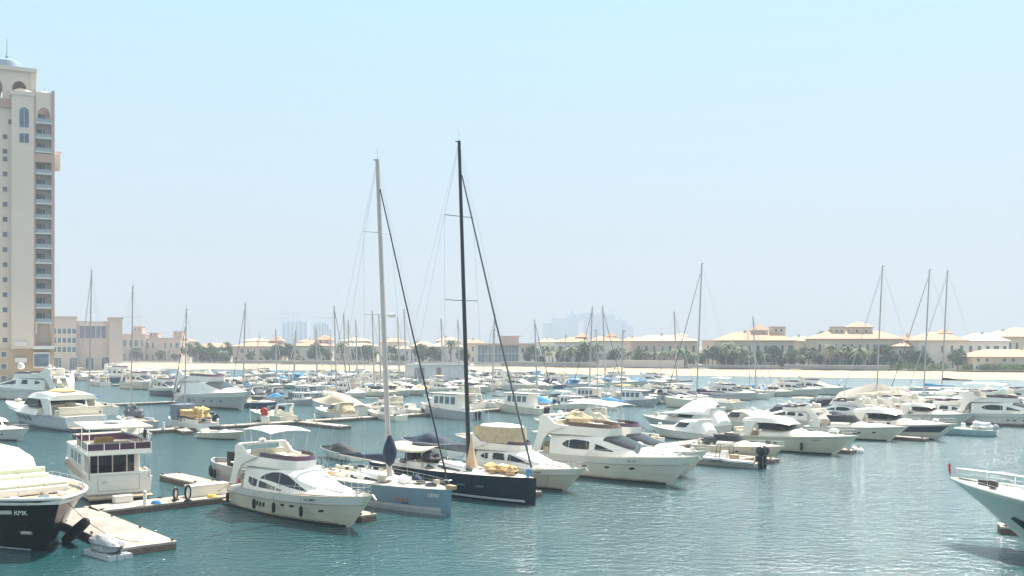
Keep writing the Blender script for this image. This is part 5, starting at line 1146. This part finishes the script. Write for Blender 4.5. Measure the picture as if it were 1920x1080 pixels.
MB().box((3.2, 0, 6.45), (8.2, 5.6, .18)).build('hardtop', IVORY, t, bevel=.06); MB().box((1.6, 0, 4.65), (1.2, 2.6, .7)).build('deck_sofa', TANV, t, bevel=.1); MB().box((4.8, .5, 4.75), (1.0, 1.6, .9)).build('bar_unit', ORANGEC, t, bevel=.06)
MB().lathe([(.1, 0), (.8, .08), (.8, .22), (.1, .3)], (3.5, 0, 6.55), 14).build('round_hatch', LGREY, t, True)
for y in (-2.2, 2.2): MB().box((.9, y, 1.5), (1.9, .9, .12)).box((.5, y, 1.25), (1.0, .9, .4)).build('stern_steps', TEAK, t)
MB().box((-.9, 0, .35), (1.5, 5.4, .14)).build('swim_platform', TEAK, t)
gd = MB()
for y in (-1.75, 1.75): gd.box((-.235, y, 1.5), (.03, .04, 1.4))
for z in (.85, 2.2): gd.box((-.235, 0, z), (.03, 3.5, .04))
gd.build('garage_door_seam', LGREY, t); text_on('SEA', .3, LGREY, t, (-.24, 1.2, 1.6), (0, -1, 0), (0, 0, 1))
for x in (6, 8.5, 11):
    for s_ in (-1, 1): MB().box((x, s_ * 2.42, 3.2), (1.7, .08, .9)).build('saloon_window', GLASS, t)
rail(t, S, 11, 20.6, .8, .15, 6, .022)
gear(t, [(1.0, 1.2, 4.3), (3.2, -1.6, 4.3), (5.6, -1.4, 4.3), (1.2, -.8, 1.95), (6.5, 1.2, 4.3)], 5, .35)
c_ = gp(222, 936); t.location = c_; t.rotation_euler.z = HB - radians(12)
# awning yacht at left
t, S = fly_yacht('white yacht with long hardtop, left edge, behind the black hulled yacht', 19, 5.4, WHITE, canopy='long', win='long', slits=False, cover=False); t.location = W1 - NV * 9.5 - DV * 2; t.rotation_euler.z = HB
# superyacht with round windows
t, S = cruiser('long white yacht with four large round hull windows at left', 33, 7.6, mat('gelcoat_silver_white', (.6, .64, .66), .2, coat=.4), hard=True, ports=0)
g = gp(162, 808); t.location = g; t.rotation_euler.z = HB + radians(4); t.scale = (1, 1, .74)
for i in range(4): S.disc(MB(), 15.5 + 2.7 * i, .66, 1.0, .11, 1, .03, 16).build('round_window', GLASS, t, True)
MB().blob((9.5, 0, 8.2), (2.6, 2, .5), 8, .2).build('tan_cushion', ORANGEC, t, True)
t, S = fly_yacht('white yacht with two radar domes moored along the quay below the tower', 26, 6, WHITE, canopy=None, win='long', slits=False, cover=False, dome=True); put(t, -30, 748, S, radians(172))
MB().lathe([(.1, 0), (.8, .3), (.85, .9), (.6, 1.5), (.05, 1.75)], (12, 0, 7.4), 14).build('radar_dome', WHITE, t, True)
t, S = cruiser('white cruiser with cream side panel at the left edge below the round windowed yacht', 13, 4, WHITE, hard=True); put(t, 36, 826, S, radians(-30))
# left of centre
t, S = fly_yacht('very large grey white motor yacht with dark windscreen band left of centre', 31, 7.0, mat('gelcoat_haze_grey', (.55, .56, .55), .25, coat=.3), canopy=None, win='none', slits=False, cover=False, ports=((6.4, .62), (9.2, .6), (11, .6), (13, .6))); put(t, 452, 768, S, HD); t.scale = (1, 1, .88)
S.disc(MB(), 9, .6, .55, .1, -1, .03, 16).build('round_window', GLASSB, t)
for lb, L_, hm, cv, px, py, ty in (('dark blue motor yacht moored far left behind the white yachts', 22, BLUEH, None, 258, 718, 'f'), ('cream flybridge yacht right of the dark blue yacht at far left', 20, IVORY, None, 296, 731, 'f'), ('dark grey motor yacht left of the very large grey white yacht', 18, mat('gelcoat_slate', (.1, .13, .16), .25), None, 338, 744, 'f')):
    t, S = fly_yacht(lb, L_, L_ * .27, hm, canopy=None, win='long', slits=False, cover=False, det=1); put(t, px, py, S, HD + radians(10) if px < 300 else HD)
t, S = cruiser('blue hulled cruiser with white deck right of the very large grey white yacht', 12, 3.8, BLUEH, ports=0, arch=False); put(t, 511, 768, S, HD)
t, S = cabin_boat('small pale blue cabin boat with dark canvas box behind its wheelhouse', 10, 3.3, LGREY); put(t, 584, 760, S, HD)
MB().box((1.3, 0, 1.9), (1.6, 2.3, 1.7)).build('canvas_box', GREYC, t, bevel=.1)
t, S = runabout('boat wrapped in a large pale tan canvas cover with white hull beside the finger pontoon', 17, 4.8, WHITE, cover=mat('pale_tan_canvas', (.66, .53, .38), .85, var=.08, bump=.5, bsc=1.5, dist=.12), motors=0); put(t, 600, 773, S, HB)
t, S = cabin_boat('small open fishing boat with white box cabin and a green waterline behind the pale mast', 10.5, 3.3, IVORY, x0=.34, x1=.55, h=1.5); put(t, 697, 784, S, HB)
t, S = cabin_boat('long white cabin boat with blue green windows crossing behind the black mast', 17, 4.4, LGREY, motors=2); put(t, 800, 779, S, HB)
t, S = cabin_boat('white cabin boat with blue windows right of the black mast', 15, 4.2, IVORY, motors=2); put(t, 938, 772, S, HB)
t, S = cruiser('white sport cruiser with dark hull stripe, bow to the right, beyond the eye windowed yacht', 15.5, 4.5, LGREY, slot=True, top=ORANGEC, ports=0); put(t, 1228, 759, S, HD)
t, S = cruiser('white express cruiser with a dark blue crumpled cover in the middle of the photo', 13, 4.1, WHITE, cover=NAVYC, arch=True); put(t, 1180, 754, S, HB)
t, S = cruiser('small cream speedboat with cuddy cabin tied to the finger in the left channel', 8.5, 2.8, CREAM, ports=0, arch=False); put(t, 446, 824, S, HD + radians(20))
g = gp(352, 815); dock(g, g - DV * 0 + Vector((cos(radians(-60)), sin(radians(-60)), 0)) * -9 + Vector((0, 0, 0)), 1.6, 'short finger beside the small cream speedboat in the left channel')
for i, (px, r_) in enumerate(((385, .8), (396, .95), (404, .8))):
    g = gp(px, 793, .54); o = MB().torus((0, 0, r_), r_ * .8, r_ * .22, 'Y', 16, 6).build('tyre', RUBBER, None, True); o.location = (g.x, g.y, .54); o.rotation_euler.z = radians(20 + 25 * i); tag(o, '%s black upright tyre ring on the pontoon left of the fire point' % ('leftmost', 'middle', 'rightmost')[i], 'tyre', 'black rings on the pontoon')
t = thing('open_workboat', 'grey steel workboat with dark seats moored behind the cream flybridge yacht', 'workboat')
S = hull_surf(12, 3.9, 1.7, 1.9, rake=.6, flare=.9, fd=3.6, fw=3.2, c=.28); S.skin(MB(), 24, 14).build('hull', mat('hull_warm_grey', (.36, .37, .36), .4), t, True); deck_mesh(S, MB(), 0, 11.9, drop=.5).build('deck', TEAK, t, True)
rm = MB()
for s_ in (-1, 1): S.line(rm, [(12 * i / 24, 1) for i in range(25)], s_, .08, 0)
rm.build('gunwale', LGREY, t, True); MB().box((7.5, .3, 2.2), (.8, 1.0, 1.6)).box((6, -.6, 2.2), (.8, .9, 1.7)).build('covered_seats', BLACKC, t, bevel=.15); MB().box((4, 0, 2.5), (2, 2.2, 1.6)).build('console', WHITE, t, bevel=.1); put(t, 408, 893, S, HB)
fender_set(S, t.location.copy(), HB, (11.2, 10.3, 9.2, 8.2), 1, ['black fender on the grey workboat, leftmost of its four', 'black fender on the grey workboat, second of its four from the left', 'black fender on the grey workboat, third of its four from the left', 'black fender on the grey workboat, rightmost of its four'], size=1.1)
# clutter beyond the sloops
for lb, cv, L_, px, py in (('low boat under a dark cover just left of the navy boom', BLACKC, 8, 612, 856), ('boat under dark navy crumpled cover behind the two sloops', NAVYC, 11, 770, 846), ('boat under a pale beige cover behind the black sloop', BEIGEC, 11, 870, 838)):
    t, S = runabout(lb, L_, L_ * .3, WHITE, cover=cv, motors=0); put(t, px, py, S, HB)
def blobthing(name, lab, cat, px, py, z, d, m, seed, grp=None):
    g = gp(px, py, z); b_ = MB().blob((0, 0, 0), d, seed, .3, 18, 12, -d[2] * .5, 3).build(name, m, None, True); b_.location = (g.x, g.y, z + d[2] * .5); tag(b_, lab, cat, grp); return b_
t, S = sail_yacht('grey sailing boat with dropped grey sails heaped on its boom at left', 13, 4, LGREY, 1.1, 1.4, mast_x=7.4, mast_h=23.5, boom=5, boomz=2.4, cov=GREYC, det=1, mr=.13); put(t, 222, 795, S, HB)
for x, q in ((8.5, 1.1), (6.0, 1.3), (4.0, .9)): MB().blob((x, 0, 2.2), (.9, .7, q), int(x * 7), .35, 14, 10).build('sail_heap', GREYC, t, True)
t, S = sail_yacht('sailing boat under ochre tarpaulins with a grey canvas box at its stern', 14, 4.2, WHITE, 1.2, 1.5, mast_x=8, mast_h=19.5, boom=5.5, boomz=2.5, cov=ORANGEC, det=1, mr=.12, fore_m=CARB, nsp=2); put(t, 318, 798, S, HB)
MB().box((8.6, 0, 2.6), (2.6, 3.2, 2.6), tx=1.15).build('canvas_box', mat('blue_grey_canvas', (.14, .18, .24), .8), t, bevel=.12); MB().blob((4.6, .3, 2.6), (2.4, 1.4, .8), 5, .3, 16, 10, -.5).build('ochre_tarpaulin', ORANGEC, t, True); MB().blob((2.0, 0, 2.5), (1.4, 1.2, 1.3), 6, .3, 16, 10, -.5).build('ochre_tarpaulin', ORANGEC, t, True)
t, S = runabout('small white motorboat with crumpled pale cover and blue sheet at left', 8, 2.7, WHITE, cover=BEIGEC, motors=1); put(t, 236, 818, S, HB); MB().blob((2.5, 0, 2.0), (1.1, .8, .35), 61, .3, 14, 9, -.2).build('blue_sheet', BLUEC, t, True)
t, S = runabout('small open boat with dark outboard among the clutter left of the ochre tarpaulins', 7, 2.4, LGREY, motors=1); put(t, 170, 806, S, HB + .5)

def rope(a, b, lab, sag=.5):
    a, b = Vector(a), Vector(b); t = thing('mooring_line', lab, 'rope', 'mooring lines', tuple(a)); pts = [(b - a) * (i / 8) - Vector((0, 0, sag * 4 * (i / 8) * (1 - i / 8))) for i in range(9)]
    MB().tube(pts, .022, 5).build('rope', DARK, t, True)
rope((-29.9, 66.8, 3.4), (-25.2, 67.2, .6), 'dark mooring line from the black bow down to the wide finger pontoon', .7)
rope((-13.4, 78.3, 2.3), (-12.4, 80.2, .6), 'mooring line from the cream flybridge yacht bow to the finger end', .2)
rope((-24.8, 88.0, 1.8), (-26.8, 88.4, .6), 'mooring line at the stern of the cream flybridge yacht', .2)
rope((3.2, 88.4, 2.2), (3.0, 92.5, .6), 'mooring line from the black sloop bow to the finger end', .3)
for i, k in enumerate((4, 9, 14)):
    p = W1 + NV * k - DV * .2 + DV * 1.3; h_ = MB().torus((0, 0, .06), .38, .06, 'Z', 16, 5).torus((0, 0, .16), .3, .06, 'Z', 16, 5).build('hose_coil', (BLUEC, YELLOW, GREYC)[i], None, True); h_.location = (p.x, p.y, .54); tag(h_, '%s coiled hose on the nearest walkway' % ('blue', 'yellow', 'grey')[i], 'hose')
# ---------------------------------------------------------------- the crowd of masts and the rows behind
PLACED = []
for o in list(C.objects):
    if o.parent is None and o.get('category') and ('yacht' in o['category'] or 'boat' in o['category'] or 'cruiser' in o['category']): PLACED.append(o.location.copy() + Vector((cos(o.rotation_euler.z), sin(o.rotation_euler.z), 0)) * 6)
def near_any(p, r): return any((q - p).length < r for q in PLACED)
SP = [(167, 508, 774, 'B', 0), (456, 569, 742, 'B', 0), (519, 618, 716, 'D', 1), (552, 620, 714, 'B', 2), (595, 615, 730, 'D', 3), (631, 574, 752, 'D', 4), (648, 588, 737, 'D', 1), (656, 600, 728, 'D', 2), (670, 600, 724, 'D', 3), (702, 583, 742, 'D', 0), (714, 592, 730, 'D', 4), (749, 595, 726, 'D', 1), (762, 580, 738, 'D', 2), (831, 598, 736, 'D', 0), (862, 600, 726, 'D', 3), (924, 590, 724, 'B', 1), (1007, 600, 742, 'D', 4), (1105, 577, 740, 'B', 2), (1136, 575, 750, 'D', 0), (1270, 585, 742, 'D', 1), (1306, 495, 766, 'B', 3), (1418, 595, 742, 'D', 0), (1643, 500, 772, 'B', 2), (1732, 506, 752, 'B', 0), (1766, 508, 744, 'B', 5)]
LAB = ['tall masted white sailing boat standing right of the apartment tower', 'sailing boat whose mast stands alone left of the hazy tower blocks', 'small sailing boat with mast just left of the wide hazy tower block', 'small sailing boat with mast under the wide hazy tower block', 'sailing boat with mast under the narrow hazy tower block', 'sailing boat with the taller mast right of the narrow hazy tower block', 'sailing boat second in the cluster of masts left of the pale tall mast', 'sailing boat third in the cluster of masts left of the pale tall mast', 'sailing boat fourth in the cluster of masts left of the pale tall mast', 'sailing boat nearest the pale tall mast on its left', 'sailing boat with its mast right beside the pale tall mast', 'sailing boat left one of the pair right of the pale tall mast', 'sailing boat right one of the pair right of the pale tall mast', 'sailing boat with a thin mast midway between the two tall masts', 'sailing boat with mast just left of the black mast', 'sailing boat with mast just right of the black mast', 'sailing boat with mast at the left end of the palace silhouette', 'sailing boat with mast in front of the palace arch', 'sailing boat with mast in front of the palace right of its arch', 'sailing boat with a short mast right of the palace silhouette', 'large sailing boat with tall mast behind the white tent', 'sailing boat with mast before the octagonal roof tower villa', 'sailing yacht under a wide tan tent awning with tall mast at right', 'sailing yacht with left mast of the pair at right', 'big sailing yacht with dark boom cover and right mast of the pair at right']
COV = [BLUEC, GREYC, WHITEC, NAVYC, TANC, NAVYC]
for (px, ty, by, dr, ci), lb in zip(SP, LAB):
    Y = F * H / (by - HY); mh = az(ty, Y); L_ = max(11, min(22, mh * .62)); big = mh > 26
    t, S = sail_yacht(lb, L_, L_ * .29, (WHITE, LGREY, WHITE, IVORY)[ci % 4], 1.2 * L_ / 13, 1.5 * L_ / 13, mast_x=L_ * .56, mast_h=mh, mast_m=ALUD, mr=max(.14, Y * .00085), boom=L_ * .38, boomz=2.4 * L_ / 13 if px != 1766 else 4.3, cov=COV[ci], foretop=.93, fore_m=CARB if px in (456, 631, 1007, 1105, 1136, 1732, 1306) else LGREY, fr=max(.04, Y * .00028), mrake=.45, det=1, nsp=2, spl=1.3, shroud=.014)
    hd = HD if dr == 'D' else HB; d = Vector((cos(hd), sin(hd), 0)); g = gp(px, by); t.location = g - d * L_ * .56; t.rotation_euler.z = hd; PLACED.append(g.copy())
    for c in S.__dict__ and t.children:
        pass
    if px == 1643:
        mb = MB(); n = 10
        for s_ in (0,): mb.grid([[(L_ * (-.02 + 1.02 * i / n), -2.7 + 5.4 * j / 8, 2.2 + (3.2 * max(0, 1 - abs(i / n - .56) / .56) ** .8 + .5) * (1 - abs(j / 4 - 1) ** 1.1)) for j in range(9)] for i in range(n + 1)])
        o = mb.build('tent_awning', BEIGEC, t, True); md = o.modifiers.new('Solid', 'SOLIDIFY'); md.thickness = .06
# prototypes for the rows
PROT = []
def P_(kind, words, res): t, S = res; PROT.append([freeze(t), S, kind, words, False])
for cv, w_ in ((WHITEC, 'white'), (NAVYC, 'navy'), (TANC, 'tan'), (BLUEC, 'blue'), (GREYC, 'grey')):
    P_('c', 'cruiser with %s cover' % w_, cruiser('x', 11, 3.5, WHITE, cover=cv, det=1, ports=0))
P_('c', 'open sport cruiser', cruiser('x', 11.5, 3.6, IVORY, det=1, ports=0)); P_('c', 'hardtop cruiser', cruiser('x', 12.5, 3.8, WHITE, hard=True, det=1)); P_('c', 'blue hulled cruiser', cruiser('x', 11, 3.5, BLUEH, det=1, top=WHITEC))
P_('c', 'grey hulled cruiser', cruiser('x', 11, 3.5, LGREY, det=1, top=BEIGEC))
P_('f', 'flybridge yacht', fly_yacht('x', 14.5, 4.4, WHITE, det=1, win='long', canopy='long', cover=False)); P_('f', 'topless flybridge yacht', fly_yacht('x', 13.5, 4.2, IVORY, det=1, win='eye', canopy=None, cover=False)); P_('f', 'tan canopied flybridge yacht', fly_yacht('x', 14, 4.3, WHITE, det=1, win='long', canopy='tan', cover=True))
for cv, w_ in ((WHITEC, 'white'), (BLUEC, 'blue'), (ORANGEC, 'ochre'), (MAROON, 'maroon'), (NAVYC, 'navy'), (BEIGEC, 'beige')):
    P_('r', 'motorboat under %s cover' % w_, runabout('x', 8.2, 2.7, WHITE, cover=cv))
P_('r', 'open motorboat with canopy', runabout('x', 8, 2.6, WHITE, top=WHITEC, motors=2)); P_('r', 'motorboat with blue canopy', runabout('x', 8, 2.6, WHITE, top=BLUEC, motors=2)); P_('r', 'cuddy motorboat', runabout('x', 8.4, 2.8, WHITE, cuddy=True, motors=2)); P_('r', 'navy hulled motorboat', runabout('x', 8.2, 2.7, BLUEH, cuddy=True, motors=1))
P_('b', 'cabin boat', cabin_boat('x', 10.5, 3.4, WHITE)); P_('b', 'grey cabin boat', cabin_boat('x', 11.5, 3.6, LGREY, motors=2))
for cv, w_ in ((NAVYC, 'navy'), (GREYC, 'grey')):
    P_('s', '%s covered sailing boat' % w_, sail_yacht('x', 12, 3.7, WHITE, 1.1, 1.4, mast_x=6.7, mast_h=15.5, mast_m=ALUD, mr=.11, boom=4.6, boomz=2.2, cov=cv, det=1, nsp=1, fore_m=LGREY, fr=.07, shroud=.014))
rr = random.Random(21)
weights = {'c': 4.2, 'f': 2.6, 'r': 2.4, 'b': 1.5, 's': .7}
wts = []
cnt = {k: sum(1 for p in PROT if p[2] == k) for k in weights}
for p in PROT: wts.append(weights[p[2]] / cnt[p[2]])
rown = ['second', 'third', 'fourth', 'fifth', 'sixth']
rown.append('nearest')
def px_of(p): return CX + F * p.x / p.y
def fill(W, side, ri, px0, px1, sp=5.5, maxoff=35):
    k = 0; tt_ = -60.0
    hd = HD if side > 0 else HB; d = Vector((cos(hd), sin(hd), 0))
    while tt_ < 260:
        tt_ += sp * rr.uniform(.85, 1.25)
        p = W + NV * tt_ + d * 1.6; q = p + d * 7
        if p.y < 60: continue
        x = px_of(q)
        if not (px0 < x < px1) or q.y > shore(q.x) - maxoff or near_any(q, 5.2) or rr.random() < .12: continue
        i = rr.choices(range(len(PROT)), wts)[0]; P = PROT[i]
        if not P[4]: o = P[0]; P[4] = True
        else: o = copy_tree(P[0])
        o.location = p + NV * rr.uniform(-.3, .3) + d * rr.uniform(-.5, .8); o.rotation_euler.z = hd + rr.uniform(-.06, .06); s_ = rr.uniform(.9, 1.15)
        if ri >= 2: s_ *= 1.0
        o.scale = (s_, s_, s_); k += 1; PLACED.append(q.copy())
        o['label'] = '%s, %s from left, %s side of the %s walkway' % (P[3], ordn(k), 'near' if side > 0 else 'far', rown[ri]); o['group'] = 'boats moored in the background rows'
fill(W2, -1, 0, 470, 1480); fill(W2, 1, 0, 1060, 1600); fill(W3, 1, 1, 470, 1260); fill(W3, -1, 1, 400, 1200); fill(W4, 1, 2, 380, 1060); fill(W4, -1, 2, 330, 1020); fill(W5, 1, 3, 240, 1000); fill(W5, -1, 3, 130, 900); fill(W6, 1, 4, 110, 700)
fill(W1, -1, 5, 1045, 1900) ; 
# the far quay basin right of the tower
for i in range(9):
    P = PROT[(3 * i + 5) % 20]; o = copy_tree(P[0]) if P[4] else P[0]; P[4] = True
    g = gp(118 + 13 * i, 709 + (i % 3) * 2); o.location = g; o.rotation_euler.z = HD + .4 * (i % 2); o['label'] = '%s, %s from left in the basin right of the apartment tower' % (P[3], ordn(i + 1)); o['group'] = 'boats moored in the background rows'
for P in PROT:
    if not P[4]:
        def rm_(o):
            for c in list(o.children): rm_(c)
            bpy.data.objects.remove(o)
        rm_(P[0])
print('BOATS', len(PLACED), 'OBJ', len(C.objects))

for o in C.objects:
    if o.get('label') and not 4 <= len(o['label'].replace('-', ' ').split()) <= 16: print('LONG', len(o['label'].split()), o['label'])
